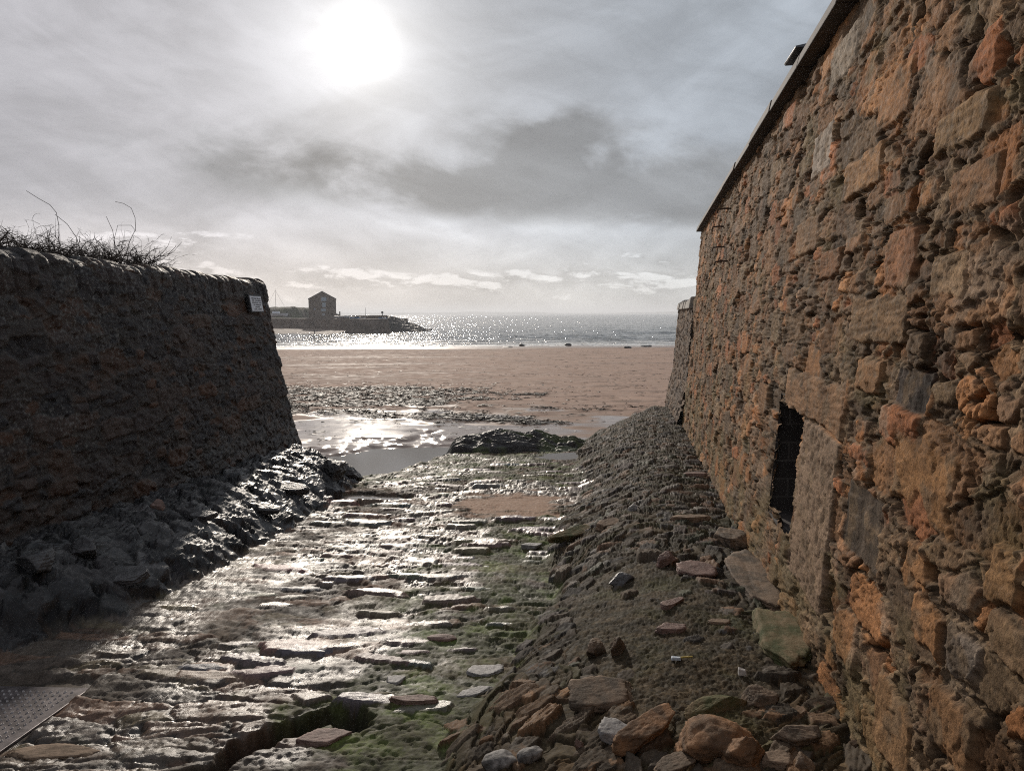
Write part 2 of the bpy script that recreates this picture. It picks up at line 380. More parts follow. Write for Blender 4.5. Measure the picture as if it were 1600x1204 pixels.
def build_ground():
    # rows spaced finer near the eye
    ys = [-7.0]
    while ys[-1] < 20.2:
        y = ys[-1]
        if y < 1.3: d = min(0.12, 0.0062 + 0.03 * (1.3 - y))
        else: d = max(0.0062, min(y * y / 1050.0, 0.0042 * y))
        ys.append(y + d)
    ys = np.array(ys)[:, None]
    NC = 1000
    tt = np.linspace(0, 1, NC)[None]
    lo = x_lbase(ys) - 0.75 - 0.0 * ys; hi = x_rwall(ys, -1.7) + 0.35
    X = lo + (hi - lo) * tt; Y = ys + 0 * X
    base, tl, tr, t, s = terrain(X, Y)
    Z = base.copy()
    RW = ss(-0.02, 0.10, X - tr); LW = ss(-0.02, 0.10, tl - X)      # bank weights
    SL = (1 - RW) * (1 - LW)
    # ---------- slip paving: long worn stones laid across the slope
    wu = X + 0.06 * fbm(X * 1.1, Y * 1.1, 21, 3) + .02 * fbm(X * 12, Y * 12, 23, 4, .6); wv = Y + 0.05 * fbm(X * 1.6, Y * 2.2, 22, 3) + .016 * fbm(X * 11, Y * 14, 24, 4, .6) + 0.06 * X * np.sin(Y * .35)
    I, J, e, ox, oy = cells(wu / 0.50, wv / 0.19, 31, 2.2, 0.95, 0.7, 0.45)
    I2, J2, e2, ox2, oy2 = cells(wu / 0.30, wv / 0.085, 37, 2.2, 0.95, 0.8, 0.4)
    pf, pe, pr_ = facets(wu / .11, wv / .045, 301)
    far = ss(4.2, 8.0, Y + 0.9 * fbm(X * .5, Y * .4, 5, 3))
    small = np.clip((H(I, J, 40) < 0.38).astype(float) + (H(I, J, 41) < far * .85), 0, 1)
    hid = np.where(small > .5, H(I2, J2, 42), H(I, J, 43)); hid2 = np.where(small > .5, H(I2, J2, 44), H(I, J, 45)); hid3 = np.where(small > .5, H(I2, J2, 46), H(I, J, 47))
    ee = np.where(small > .5, np.minimum(e2 * .55, e * 1.0), e)
    oyy = np.where(small > .5, oy2 * .5, oy); oxx = np.where(small > .5, ox2 * .5, ox)
    g = ss(0.0, 0.14, ee + 0.03 * fbm(X * 9, Y * 9, 8, 3))
    amp = lerp(.60, .50, far)
    pav = (hid - .5) * 0.034 * amp + oyy * 0.045 * (hid2 - 0.35) * 1.7 * amp + oxx * 0.02 * (hid3 - .5)
    worn = ss(-0.15, 0.35, fbm(X * .8, Y * .8, 61, 3))                    # places worn almost smooth
    pav = pav * lerp(1.0, 0.35, worn * (1 - far)) - (1 - g) * 0.022 * lerp(1.0, 0.35, worn) * amp
    grain = sfbm(X * 2.4, Y * 17 + 1.3 * fbm(X * 2, Y * 2, 9, 2), 10, 4)
    ridge = np.abs(sfbm(X * 1.6, Y * 8.5 + .9 * fbm(X * 1.5, Y * 1.5, 12, 2), 14, 3))
    pav = pav + 0.0050 * grain * lerp(.7, 1.5, far) - 0.022 * (1 - ss(0.0, 0.16, ridge)) * far + 0.006 * fbm(X * 7, Y * 9, 15, 4) + 0.016 * fbm(X * 1.3, Y * 1.6, 16, 3)
    pav = pav + 0.0020 * fbm(X * 42, Y * 42, 17, 3) + .0055 * pf * (1 - .6 * worn * (1 - far))
    Z = Z + pav * (0.25 + 0.75 * SL)
    # ---------- colours of the paving
    base_c = palette(hid3, [(.12, .09, .068), (.15, .10, .072), (.10, .082, .066), (.13, .10, .075), (.18, .112, .078), (.09, .074, .062), (.115, .092, .06)])
    cc = base_c * (0.78 + 0.45 * hid[..., None])
    cc = cc * (1 + .30 * fbm(X * 14, Y * 20, 70, 4))[..., None]
    joint = (1 - ss(0.02, 0.09, ee))
    cc = lerp(cc, np.array([.045, .04, .034]), (joint * .85 * ss(-.4, .2, fbm(X * 4, Y * 4, 25, 3)))[..., None]) * (.88 + .24 * pr_)[..., None]; cc = cc * (1 - .5 * (1 - ss(0, .12, ridge)) * far)[..., None]
    damp = ss(-.25, .35, fbm(X * .9 + 3, Y * .7, 71, 4) + 0.35 * ss(0.3, -1.6, X) - .05)
    lowness = ss(0.01, -0.022, pav)
    rough = lerp(0.66, 0.43, damp) - 0.10 * lowness * damp + .10 * far
    rough = rough + .16 * fbm(X * 5, Y * 7, 65, 4); cc = cc * (.80 + .40 * hid3)[..., None]
    pits = ss(.25, .5, fbm(X * 18, Y * 24, 66, 3)); Z = Z - .005 * pits * SL; cc = cc * (1 - .35 * pits)[..., None]
    # algae
    gm = ss(0.05, 0.55, fbm(X * 2.2, Y * 2.0, 72, 5) + 1.15 * ss(1.25, 0.05, tr - X) * ss(1.4, 2.6, Y) * ss(9.2, 7.5, Y) - .10)
    gf = ss(0.0, 0.5, fbm(X * 1.8, Y * 3.6, 73, 5) + 1.0 * ss(8.9, 10.2, Y) - .55 - .25 * ss(13, 15, Y))
    gm = np.clip(gm * ss(1.7, .8, tr - X) * ss(1.5, 2.4, Y) * ss(8.4, 7.2, Y) + gf * .95, 0, 1) * (1 - .3 * joint)
    fine = 0.75 + 0.5 * ss(-.4, .4, fbm(X * 30, Y * 30, 75, 3))
    gc = lerp(np.array([.055, .065, .028]), np.array([.105, .15, .035]), ss(-.1, .6, fbm(X * 3.5, Y * 3.5, 74, 3))[..., None]) * fine[..., None]
    cc = lerp(cc, gc, (gm * .74)[..., None]); rough = lerp(rough, 0.72, gm * .7)
    # sand caught on the slip
    sd_ = ss(-.12, .22, 1.0 - np.hypot((X + .02 - .06 * (Y - 8)) / .62, (Y - 8.25) / .75) + .55 * fbm(X * 2.5, Y * 4, 76, 4))
    sd2 = ss(.1, .35, .9 - np.hypot((X - .62) / .22, (Y - 7.35) / .5) + .4 * fbm(X * 3, Y * 5, 77, 3))
    sd_ = np.clip(sd_ + sd2, 0, 1) * ss(-.01, .02, tr - X)
    Z = lerp(Z, np.maximum(z_slip(Y) - 0.008 + 0.006 * fbm(X * 3, Y * 3, 78, 2), Z - .012), sd_ * .85)
    cc = lerp(cc, np.array([.36, .235, .165]) * (1 + .12 * fbm(X * 30, Y * 30, 79, 3))[..., None], (sd_ * .92)[..., None]); rough = lerp(rough, 0.8, sd_)
    # the pool behind the bank tip and a shallow one right of the slip
    for (px_, py_, rx_, ry_, dp) in ((-1.85, 8.72, .62, .42, .16), (1.0, 12.55, .55, .35, .07)):
        dd = np.hypot((X - px_) / rx_, (Y - py_) / ry_) + .18 * fbm(X * 2.6, Y * 3.4, 80, 3)
        Z = Z - dp * ss(1.15, .72, dd)
    # the broken hole between slabs in the foreground
    dcr = np.full(X.shape, 9.0)
    for (a, b) in zip(CRACK[:-1], CRACK[1:]):
        ax, ay = a; bx, by = b; L2 = (bx - ax) ** 2 + (by - ay) ** 2
        q = np.clip(((X - ax) * (bx - ax) + (Y - ay) * (by - ay)) / L2, 0, 1)
        dcr = np.minimum(dcr, np.hypot(X - ax - q * (bx - ax), Y - ay - q * (by - ay)))
    wcr = 0.030 + 0.035 * ss(2.75, 3.1, Y) + .03 * fbm(X * 8, Y * 8, 82, 4)
    cr = ss(0.03, -0.015, dcr - wcr)
    Z = Z - cr * (0.15 + .03 * fbm(X * 12, Y * 12, 83, 3)); cc = lerp(cc, np.array([.03, .027, .024]), (cr * .8)[..., None]); rough = lerp(rough, .8, cr)
    # seat for the steel plate
    pl = ss(.05, 0, np.maximum(X + 2.15, np.abs(Y - 2.9) - .70))
    Z = lerp(Z, z_slip(Y) - .027, pl)
    # ---------- banks: gravel and earth between the stones
    gv = 0.0035 * fbm(X * 16, Y * 16, 90, 5, .65) + 0.018 * fbm(X * 2.2, Y * 2.2, 91, 3) + .003 * ridged(X * 34, Y * 34, 92, 3)
    dg = X * .90 - Y * .44; dl = X * .44 + Y * .90                      # stones lean away up the bank
    lay = sfbm(dl * 1.8, dg * 9 + fbm(X * 2, Y * 2, 93, 2), 94, 4)
    farb = ss(3.8, 6.0, Y)
    gq = np.hypot((X - .78) / .46, (Y - 3.75) / 1.2) + .25 * fbm(X * 3, Y * 3, 191, 3); grav = ss(1.1, .85, gq)
    rot = .25 * fbm(X * .8, Y * .8, 192, 2); du_ = dl + rot * dg; dv_ = dg - rot * dl; dv_ = dv_ + .02 * fbm(X * 6, Y * 6, 193, 3)
    A1, B1, e1_, o1x, o1y = cells(du_ / .34, dv_ / .085, 194, 2.6, .9, .6, .4)
    A2, B2, e2_, o2x, o2y = cells(du_ / .14, dv_ / .042, 195, 2.6, .9, .6, .4)
    A3, B3, e3_, o3x, o3y = cells(X / .022, Y / .020, 196, 2.2, .9, .9, .4)
    sm_ = H(A1, B1, 197) < .5
    hs1 = np.where(sm_, H(A2, B2, 198), H(A1, B1, 199)); hs2 = np.where(sm_, H(A2, B2, 200), H(A1, B1, 201)); hs3 = np.where(sm_, H(A2, B2, 202), H(A1, B1, 203))
    se_ = np.where(sm_, e2_ * .45, e1_); soy = np.where(sm_, o2y * .4, o1y); sox = np.where(sm_, o2x * .4, o1x)
    shing = (hs1 - .5) * .022 + soy * (hs2 - .25) * .055 + sox * (hs3 - .5) * .03 - .016 * (1 - ss(0, .12, se_)); shing = shing * (1 - grav) * ss(.15, .75, hs3 + .35 * fbm(X * 2, Y * 2, 204, 3) + .3)
    shing = shing + grav * (.006 * H(A3, B3, 205) + .006 * ss(0, .4, e3_))
    zR = gv + 0.008 * lay * lerp(.6, 1.3, farb) + shing * lerp(.9, 1.25, farb)
    Z = Z + RW * zR + LW * (gv * 1.4 + .012 * fbm(X * 5, Y * 5, 95, 4) + shing * 2.3)
    cR = lerp(np.array([.066, .060, .050]), np.array([.105, .088, .068]), ss(-.3, .4, fbm(X * 9, Y * 9, 96, 5))[..., None])
    cR = lerp(cR, np.array([.085, .088, .05]), (ss(.0, .5, fbm(X * 1.8, Y * 1.8, 97, 4)) * .7)[..., None])
    cR = cR * (0.8 + .45 * ss(-.5, .5, fbm(X * 55, Y * 55, 98, 2)))[..., None]
    shc = palette(hs1, [(.075, .068, .058), (.06, .056, .05), (.10, .084, .066), (.055, .05, .047), (.13, .10, .074), (.085, .085, .06), (.07, .06, .052)]) * (.75 + .5 * hs2)[..., None]
    cR = lerp(cR * .85, shc, ((1 - grav) * .75)[..., None]); cR = cR * (1 - .45 * (1 - ss(0, .1, se_)) * (1 - grav))[..., None]
    cR = lerp(cR, cR * (.7 + .8 * H(A3, B3, 206))[..., None], grav[..., None])
    cR = cR * (1 + .35 * ss(3.6, 2.2, Y)[..., None] * np.array([1.0, .7, .35]))
    cR = cR * np.array([.76, .70, .57])
    lf, le, lr = facets(X / .15, Y / .11, 311); lf2, le2, lr2 = facets(X / .06, Y / .045, 316)
    Z = Z + LW * (.034 * lf + .012 * lf2 - .02 * (1 - ss(0, .1, le)))
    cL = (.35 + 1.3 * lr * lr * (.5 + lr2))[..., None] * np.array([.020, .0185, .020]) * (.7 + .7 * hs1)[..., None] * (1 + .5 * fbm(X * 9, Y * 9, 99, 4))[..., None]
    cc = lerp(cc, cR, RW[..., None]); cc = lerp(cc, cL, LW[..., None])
    rough = lerp(rough, .80, RW); rough = lerp(rough, .53, LW)
    CC = np.concatenate([np.clip(cc, .008, .8), np.clip(rough, .08, 1)[..., None]], -1)
    # ---------- stones bedded in the banks
    rnd = random.Random(5); st = []
    palR = [(.12, .10, .082), (.15, .12, .092), (.095, .086, .078), (.20, .135, .095), (.13, .11, .10), (.17, .15, .128), (.085, .08, .076), (.11, .112, .08), (.23, .15, .10)]
    n = 0
    while n < 1700:
        y = 1.2 + 17.5 * rnd.random() ** 1.35; f = rnd.random()
        trr = float(np.interp(y, TOE_R[:, 0], TOE_R[:, 1])); xw_ = x_rwall(y, z_rbase(y))
        x = trr + .02 + f * (xw_ - trr)
        # a gravelly patch near the middle of the bank keeps few stones
        if math.hypot((x - .75) / .42, (y - 3.75) / 1.15) < 1 and rnd.random() < .90: continue
        sz = rnd.uniform(.035, .12) * (1.0 if y > 4 else .85)
        if rnd.random() < .08: sz *= 1.5
        asp = rnd.uniform(.38, .7)
        h = sz * rnd.uniform(.16, .34)
        if y < 3.3: col = rnd.choice([(.25, .15, .085), (.19, .125, .08), (.14, .11, .08), (.11, .09, .07), (.16, .12, .085)])
        else: col = rnd.choice(palR)
        kk = rnd.uniform(.4, .95); ang = rnd.gauss(.82, .42)
        st.append((x, y, sz, sz * asp, ang, h, rnd.uniform(-.22, .22), rnd.uniform(-.22, .16), tuple(c * kk for c in col), rnd.uniform(.65, .85), n + 1)); n += 1
    n = 0
    while n < 900:
        y = 2.6 + 9.0 * rnd.random(); f = rnd.random()
        tll = float(np.interp(y, TOE_L[:, 0], TOE_L[:, 1])); xl_ = x_lbase(y)
        x = tll - f * (tll - xl_) * 1.05
        sz = rnd.uniform(.06, .17); asp = rnd.uniform(.45, .8); kk = rnd.uniform(.6, 1.3)
        st.append((x, y, sz, sz * asp, rnd.gauss(.2, .6), sz * rnd.uniform(.25, .5), rnd.uniform(-.3, .3), rnd.uniform(-.3, .2), tuple(c * kk for c in rnd.choice([(.024, .023, .025), (.036, .033, .034), (.02, .019, .019), (.055, .052, .052)])), rnd.uniform(.3, .5), n + 7000)); n += 1
    for k in range(170):                                               # proud stones on the slip
        y = 1.6 + 10 * rnd.random(); a_, b_ = float(np.interp(y, TOE_L[:, 0], TOE_L[:, 1])), float(np.interp(y, TOE_R[:, 0], TOE_R[:, 1]))
        x = a_ + (b_ - a_) * rnd.random() ** .7; sz = rnd.uniform(.08, .26)
        if math.hypot((x + .98) / .5, (y - 2.9) / .45) < 1 or (x < -1.9 and y < 3.8) or math.hypot(x / .7, (y - 8.3) / .8) < 1: continue
        st.append((x, y, sz, sz * rnd.uniform(.25, .45), rnd.gauss(0, .18), sz * rnd.uniform(.06, .14), rnd.uniform(-.05, .05), rnd.uniform(-.10, .02), tuple(c * rnd.uniform(.8, 1.2) for c in rnd.choice([(.17, .14, .12), (.2, .14, .11), (.13, .12, .11)])), rnd.uniform(.3, .5), k + 9000))
    st.sort(key=lambda q: q[5] + q[1] * 0)
    splat(Z, CC, X, Y, base + 0.25 * pav * 0, st)
    # a course of slabs edging the foot of the right wall handled as separate things
    # ---------- the far edge drops to the beach
    fy = np.interp(X, FAR[:, 0], FAR[:, 1]) + .30 * fbm(X * 2.1, Y * .9, 110, 4)
    dr = ss(-.05, .55, Y - fy)
    Z = Z - dr * (Z + 3.55) * .96
    edge_rock = ss(-1.6, -.2, Y - fy) * SL
    Z = Z + edge_rock * .03 * fbm(X * 3, Y * 5, 111, 4)
    dk = ss(-.1, .3, Y - fy)
    CC[..., :3] = lerp(CC[..., :3], np.array([.04, .04, .04]), (dk * .8)[..., None]); CC[..., 3] = lerp(CC[..., 3], .4, dk)
    out = np.stack([X, Y, Z], -1)
    cR_ = (X - tr)[:-1, :-1] > 0; cL_ = (tl - X)[:-1, :-1] > 0; cS = ~(cR_ | cL_)
    notfar = (dr < .995)[:-1, :-1]
    tag(grid_mesh('slipway', out, CC, M_GROUND, keep=cS & notfar), kind='structure')
    tag(grid_mesh('stony_bank', out, CC, M_GROUND, keep=cR_ & notfar), 'brown stony bank at the foot of the tall sunlit wall', kind='structure')
    tag(grid_mesh('stony_bank', out, CC, M_GROUND, keep=cL_ & notfar), 'black wet rubble bank at the foot of the shaded wall', kind='structure')
    return X, Y, Z
GX, GY, GZ = build_ground()
def gz(x, y):
    i = min(np.searchsorted(GY[:, 0], y), GX.shape[0] - 1); j = min(np.searchsorted(GX[i], x), GX.shape[1] - 1)
    return float(GZ[i, j])
def on_ground(px, py):                                 # where a view ray meets the ground between the walls
    d = ray(px, py); d = d / d[1]; y = 1.2
    while y < 20:
        if d[2] * y <= gz(d[0] * y, y): return Vector((d[0] * y, y, gz(d[0] * y, y)))
        y += .01
    return Vector(d * 15)

# ------------------------------------------------------------------ right-hand wall
def wall_hit(px, py):                                  # (distance along y, height) on the right wall face
    d = ray(px, py); d = d / d[1]                      # x=d0*y, z=d2*y ; x = .868+.05 z + MW y
    y = 0.918 / (d[0] - MW - 0.08 * d[2]); return y, d[2] * y

def masonry(S, Hh, seed, big=(.44, .19), warp=.05):
    wu = S + warp * fbm(S * 2.3, Hh * 2.3, seed, 3) + .012 * fbm(S * 11, Hh * 11, seed + 3, 3)
    wv = Hh + warp * .8 * fbm(S * 1.7, Hh * 2.0, seed + 1, 3) + .012 * fbm(S * 12, Hh * 12, seed + 4, 3)
    I, J, e, ox, oy = cells(wu / big[0], wv / big[1], seed + 5, 3.2, .85, .45, .45)
    I2, J2, e2, ox2, oy2 = cells(wu / (big[0] * .46), wv / (big[1] * .52), seed + 9, 2.8, .85, .5, .4)
    sm = H(I, J, seed + 11) < .52
    h = [np.where(sm, H(I2, J2, seed + 12 + k), H(I, J, seed + 20 + k)) for k in range(5)]
    e1 = e * .19; ee = np.where(sm, np.minimum(e2 * .095, e1), e1)      # metres to the joint, roughly
    return h, ee, np.where(sm, ox2 * .5, ox), np.where(sm, oy2 * .5, oy)

def right_wall():
    # stations along the wall: fine where it is near
    ss_ = [-4.0]
    while ss_[-1] < 14.3:
        y = ss_[-1]
        d = .08 if y < 1.0 else max(.0048, min(y * y / 640.0, .034))
        if y < 1.2: d = max(.006, .08 * (1.2 - y) + .006)
        ss_.append(min(y + d, 14.3))
    S1 = np.array(ss_); hs = np.arange(-2.55, 1.575, .0062)
    S, Hh = np.meshgrid(S1, hs)
    h, ee, ox, oy = masonry(S, Hh, 200, (.40, .17), .026)
    ew = ee + .006 * fbm(S * 24, Hh * 24, 231, 3)
    wj = .012 * fbm(S * 12, Hh * 12, 229, 3)
    f1, g1_, r1 = facets((S + wj) / .13, (Hh + wj) / .055, 261); f2, g2_, r2 = facets((S + wj * .6) / .040, (Hh + wj * .6) / .026, 266)
    cover = .008 + .026 * ss(-.05, .5, fbm(S * 1.6, Hh * 1.9, 232, 4))
    mort = 1 - ss(cover * .5, cover * 1.2 + .002, ew)
    vert = h[3] < .42                                                   # stones set on edge
    sx = np.where(vert, S * 34, S * 5); sy = np.where(vert, Hh * 7, Hh * 46)
    strata = sfbm(sx + h[0] * 50, sy + h[1] * 50, 233, 4, .65)
    coarse = fbm(S * 9, Hh * 10, 234, 5, .62)
    broken = ss(.35, .65, h[4])                                          # some faces hacked, some sawn flat
    z = (h[0] - .45) * .042 + ox * (h[1] - .5) * .045 + oy * (h[2] - .5) * .04 + .0055 * strata * (0.4 + h[4])
    z = z + lerp(.004, .016, broken) * f1 + lerp(.0015, .006, broken) * f2 + .004 * coarse - .014 * (1 - ss(0, .018, ew))
    mz = .004 + .010 * f2 + .010 * f1 + .007 * fbm(S * 8, Hh * 9, 236, 5, .6)
    z = lerp(z, mz, mort)
    eat = ss(.35, .75, h[4]) * (h[1] < .22)
    z = z - eat * (.030 + .014 * np.abs(f1)) * (1 - mort * .7)
    hole = ss(.30, .50, fbm(S * 5.5, Hh * 6.5, 239, 4)) * ss(.03, .006, ew)
    z = z - hole * .050
    z = z + .0022 * fbm(S * 48, Hh * 48, 240, 3) + .012 * fbm(S * 1.1, Hh * 1.4, 241, 3)
    pal = [(.37, .185, .085), (.28, .160, .090), (.34, .160, .070), (.22, .140, .088), (.40, .215, .105), (.21, .14, .085), (.29, .17, .095), (.17, .12, .08), (.25, .145, .08), (.38, .17, .085), (.19, .135, .09), (.26, .185, .115)]
    c = palette(h[2], pal) * (.70 + .5 * h[0][..., None])
    c = c * (1 + .34 * strata + .26 * fbm(S * 6, Hh * 6, 242, 4))[..., None] * (.86 + .28 * r1 * broken + .10 * r2)[..., None]
    c = lerp(c, c * np.array([.46, .44, .42]), eat[..., None])
    weather = ss(.05, .45, fbm(S * 4, Hh * 4, 247, 5)); c = lerp(c, c.mean(-1, keepdims=True) * np.array([1.12, .90, .68]) * .98, (weather * .7)[..., None])
    mc = lerp(np.array([.27, .195, .125]), np.array([.155, .115, .078]), ss(-.4, .4, fbm(S * 9, Hh * 9, 243, 4))[..., None]) * (.75 + .5 * r2)[..., None]
    c = lerp(c, mc, (mort * .85)[..., None])
    gap = ss(.010, .002, np.abs(ew - cover * .9)) * ss(-.1, .2, fbm(S * 3.5, Hh * 3.5, 248, 3)); c = c * (1 - .62 * gap)[..., None]; z = z - .012 * gap
    grime = ss(.0, .55, fbm(S * 2.3, Hh * 1.5, 244, 5)); c = c * (1 - .32 * grime)[..., None]
    stain = ss(.1, .5, sfbm(S * 5, Hh * .9, 245, 4)); c = c * (1 - .22 * stain)[..., None]
    moss = ss(.25, .7, fbm(S * 1.4, Hh * 1.8, 246, 5) + .5 * ss(-.9, -1.6, Hh)) * .4
    c = lerp(c, np.array([.15, .13, .06]), moss[..., None])
    c = c * (1 - .45 * hole)[..., None]
    pz = ss(.16, .42, fbm(S * 30 + wj * 40, Hh * 34, 270, 3, .6)) * ss(-.25, .25, fbm(S * 3.2, Hh * 3.2, 271, 3)); z = z - .009 * pz; c = c * (1 - .48 * pz)[..., None]
    crk = ss(.045, .0, np.abs(fbm(S * 5 + wj * 6, Hh * 6.5, 272, 5, .62))) * ss(-.05, .3, fbm(S * 2.4, Hh * 2.4, 273, 3)); z = z - .010 * crk; c = c * (1 - .45 * crk)[..., None]
    # -------- particular stones one can pick out: (pixel box) colour kind
    def box(px0, py0, px1, py1):
        pts = [wall_hit(a, b) for a in (px0, px1) for b in (py0, py1)]
        y0, y1 = sorted((sum(p[0] for p in pts[:2]) / 2, sum(p[0] for p in pts[2:]) / 2))
        zz = sorted(p[1] for p in pts); return y0, y1, (zz[0] + zz[1]) / 2, (zz[2] + zz[3]) / 2
    nonlocal_z = [z, c]
    def stone(b, colr, lift, kind='flat', soft=.008, wob=.018):
        y0, y1, z0, z1 = b; lift = lift * .75; colr = np.array(colr) * np.array([1.0, .93, .82])
        wx = S + wob * fbm(S * 6, Hh * 6, 250, 4); wy = Hh + wob * fbm(S * 6, Hh * 6, 251, 4)
        d = np.maximum(np.maximum(y0 - wx, wx - y1), np.maximum(z0 - wy, wy - z1))
        k = ss(soft, -soft, d)
        if kind == 'pit':
            pit = ss(.1, .6, fbm(S * 26, Hh * 17, 252, 3)); zz_ = lift - .014 * pit; cl = np.array(colr) * (1 - .35 * pit)[..., None]
        elif kind == 'strata':
            q = sfbm(S * 4, Hh * 42 + 1.5 * fbm(S * 3, Hh * 3, 253, 2), 254, 3); zz_ = lift + .006 * q + .006 * f1 + .002 * f2 - .006 * crk - .004 * pz; cl = np.array(colr) * (1 + .28 * q)[..., None]
        elif kind == 'dark':
            q = sfbm(S * 14, Hh * 5, 255, 4); zz_ = lift + .008 * q + .008 * f1; cl = np.array(colr) * (1 + .4 * q)[..., None]
        else:
            zz_ = lift + .010 * f1 + .003 * f2 + .003 * strata - .006 * crk - .004 * pz; cl = np.array(colr) * (1 + .2 * fbm(S * 20, Hh * 20, 256, 3))[..., None]
        rim = ss(.02, 0, np.abs(d)) * (d > -.002)
        nonlocal_z[0] = lerp(nonlocal_z[0] - .012 * rim, zz_, k); nonlocal_z[1] = lerp(nonlocal_z[1], lerp(cl * .90, mc * .8, (ss(.05, .4, fbm(S * 7, Hh * 7, 275, 5)) * .7)[..., None]) * ((1 - .3 * grime) * (1 - .35 * pz) * (1 - .4 * crk) * (.8 + .36 * r1))[..., None], k[..., None])
    stone(box(1242, 662, 1300, 945), (.30, .235, .19), .012, 'pit', .006, .008)       # tall pitted jamb stone
    stone(box(1228, 588, 1322, 655), (.29, .19, .125), .016, 'strata')                 # lintel
    stone(box(1318, 760, 1378, 880), (.10, .085, .075), -.012, 'dark')
    stone(box(1272, 205, 1300, 268), (.40, .37, .35), .014, 'pit')
    stone(box(1302, 60, 1338, 118), (.33, .30, .27), .010, 'pit')
    stone(box(1322, 245, 1378, 298), (.34, .215, .125), .020, 'strata')
    stone(box(1378, 110, 1424, 190), (.36, .21, .12), .018, 'flat')
    stone(box(1468, 165, 1545, 225), (.31, .22, .14), .022, 'strata')
    stone(box(1490, 255, 1560, 325), (.27, .17, .11), .016, 'strata')
    stone(box(1246, 345, 1280, 395), (.30, .20, .13), .018, 'strata')
    stone(box(1388, 360, 1430, 450), (.34, .19, .12), .020, 'flat')
    stone(box(1462, 398, 1512, 462), (.36, .27, .19), .024, 'strata')
    stone(box(1330, 465, 1420, 535), (.25, .175, .115), .012, 'strata')
    stone(box(1284, 392, 1312, 432), (.34, .19, .11), .020, 'flat')
    stone(box(1340, 560, 1376, 612), (.32, .20, .12), .014, 'flat')
    stone(box(1395, 690, 1495, 800), (.36, .215, .115), .012, 'flat', .02, .05)
    stone(box(1398, 575, 1452, 640), (.085, .075, .075), -.012, 'dark')
    stone(box(1412, 850, 1450, 920), (.34, .20, .11), .012, 'flat', .014, .04)
    stone(box(1425, 945, 1475, 1015), (.36, .21, .115), .014, 'flat', .014, .03)
    stone(box(1480, 990, 1530, 1060), (.21, .19, .18), .014, 'flat', .014, .03)
    stone(box(1366, 1075, 1430, 1204), (.25, .165, .10), .012, 'dark', .012, .03)
    stone(box(1545, 860, 1600, 950), (.27, .175, .10), .02, 'strata', .014, .04)
    stone(box(1448, 1090, 1530, 1190), (.24, .15, .09), .024, 'flat', .02, .05)
    z, c = nonlocal_z
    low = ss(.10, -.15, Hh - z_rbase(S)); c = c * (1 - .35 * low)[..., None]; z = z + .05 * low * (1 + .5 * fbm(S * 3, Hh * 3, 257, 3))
    c = c * np.array([1.20, 1.15, 1.10])
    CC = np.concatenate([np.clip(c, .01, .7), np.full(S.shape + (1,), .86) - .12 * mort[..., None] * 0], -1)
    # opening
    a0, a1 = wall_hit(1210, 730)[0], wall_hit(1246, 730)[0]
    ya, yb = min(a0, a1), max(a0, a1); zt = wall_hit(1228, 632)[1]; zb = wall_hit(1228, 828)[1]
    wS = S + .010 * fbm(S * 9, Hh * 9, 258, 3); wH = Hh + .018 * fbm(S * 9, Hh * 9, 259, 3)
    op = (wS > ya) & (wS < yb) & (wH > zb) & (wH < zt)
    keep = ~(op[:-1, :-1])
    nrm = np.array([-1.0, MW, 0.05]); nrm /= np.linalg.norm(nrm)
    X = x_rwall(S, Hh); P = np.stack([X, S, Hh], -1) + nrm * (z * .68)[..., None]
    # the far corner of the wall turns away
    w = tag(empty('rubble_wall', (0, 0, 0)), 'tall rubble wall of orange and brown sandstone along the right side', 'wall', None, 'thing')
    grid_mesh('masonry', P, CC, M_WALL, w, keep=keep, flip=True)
    # far end and back of the wall (facing the sea)
    tE = np.linspace(0, .8, 90)[None]; hE = hs[::3][:, None]
    XE = x_rwall(14.3, hE) + tE; YE = 14.3 - .12 * tE + 0 * hE
    rgh = .03 * fbm(tE * 8 + 0 * hE, hE * 8 + 0 * tE, 260, 4) * ss(0, .1, tE)
    PE = np.stack([XE, YE + rgh, hE + 0 * tE], -1)
    PE[:, 0] = P[::3, -1][:PE.shape[0]]
    CE = np.concatenate([np.tile(np.array([.2, .15, .11]), XE.shape + (1,)), np.full(XE.shape + (1,), .86)], -1)
    grid_mesh('end_face', PE, CE, M_WALL, w, flip=True)
    m = MB(); m.poly([(x_rwall(-4, -2.5) + .8, -4, -2.55), (x_rwall(14.2, -2.5) + .8, 14.2, -2.55), (x_rwall(14.2, 1.5) + .75, 14.2, 1.56), (x_rwall(-4, 1.5) + .75, -4, 1.56),
                      (x_rwall(14.2, 1.5) + .05, 14.2, 1.56), (x_rwall(-4, 1.5) + .05, -4, 1.56)], [(0, 1, 2, 3), (3, 2, 4, 5)])
    m.build('back_face', mat_plain('wall_back', (.2, .15, .11), .9, .3, 6), w)
    # recess: a box behind the opening
    rc = MB(); e_ = .05; D = .46
    def pt(y, z_, d): return (x_rwall(y, z_) - .0 + .0 + d, y, z_)
    y0, y1, z0, z1 = ya - e_, yb + e_, zb - e_, zt + e_
    q = [pt(y0, z0, .0), pt(y1, z0, .0), pt(y1, z1, .0), pt(y0, z1, .0), pt(y0, z0, D), pt(y1, z0, D), pt(y1, z1, D), pt(y0, z1, D)]
    rc.poly(q, [(4, 5, 6, 7), (0, 1, 5, 4), (1, 2, 6, 5), (2, 3, 7, 6), (3, 0, 4, 7)])
    m_br = bpy.data.materials.new('old_brick'); m_br.use_nodes = True; T = NT(m_br.node_tree); bs = T.n['Principled BSDF']
    tc = T.add('ShaderNodeTexCoord'); mp = T.add('ShaderNodeMapping'); mp.inputs['Rotation'].default_value = (math.pi / 2, 0, 0); T.l.new(tc.outputs['Object'], mp.inputs[0])
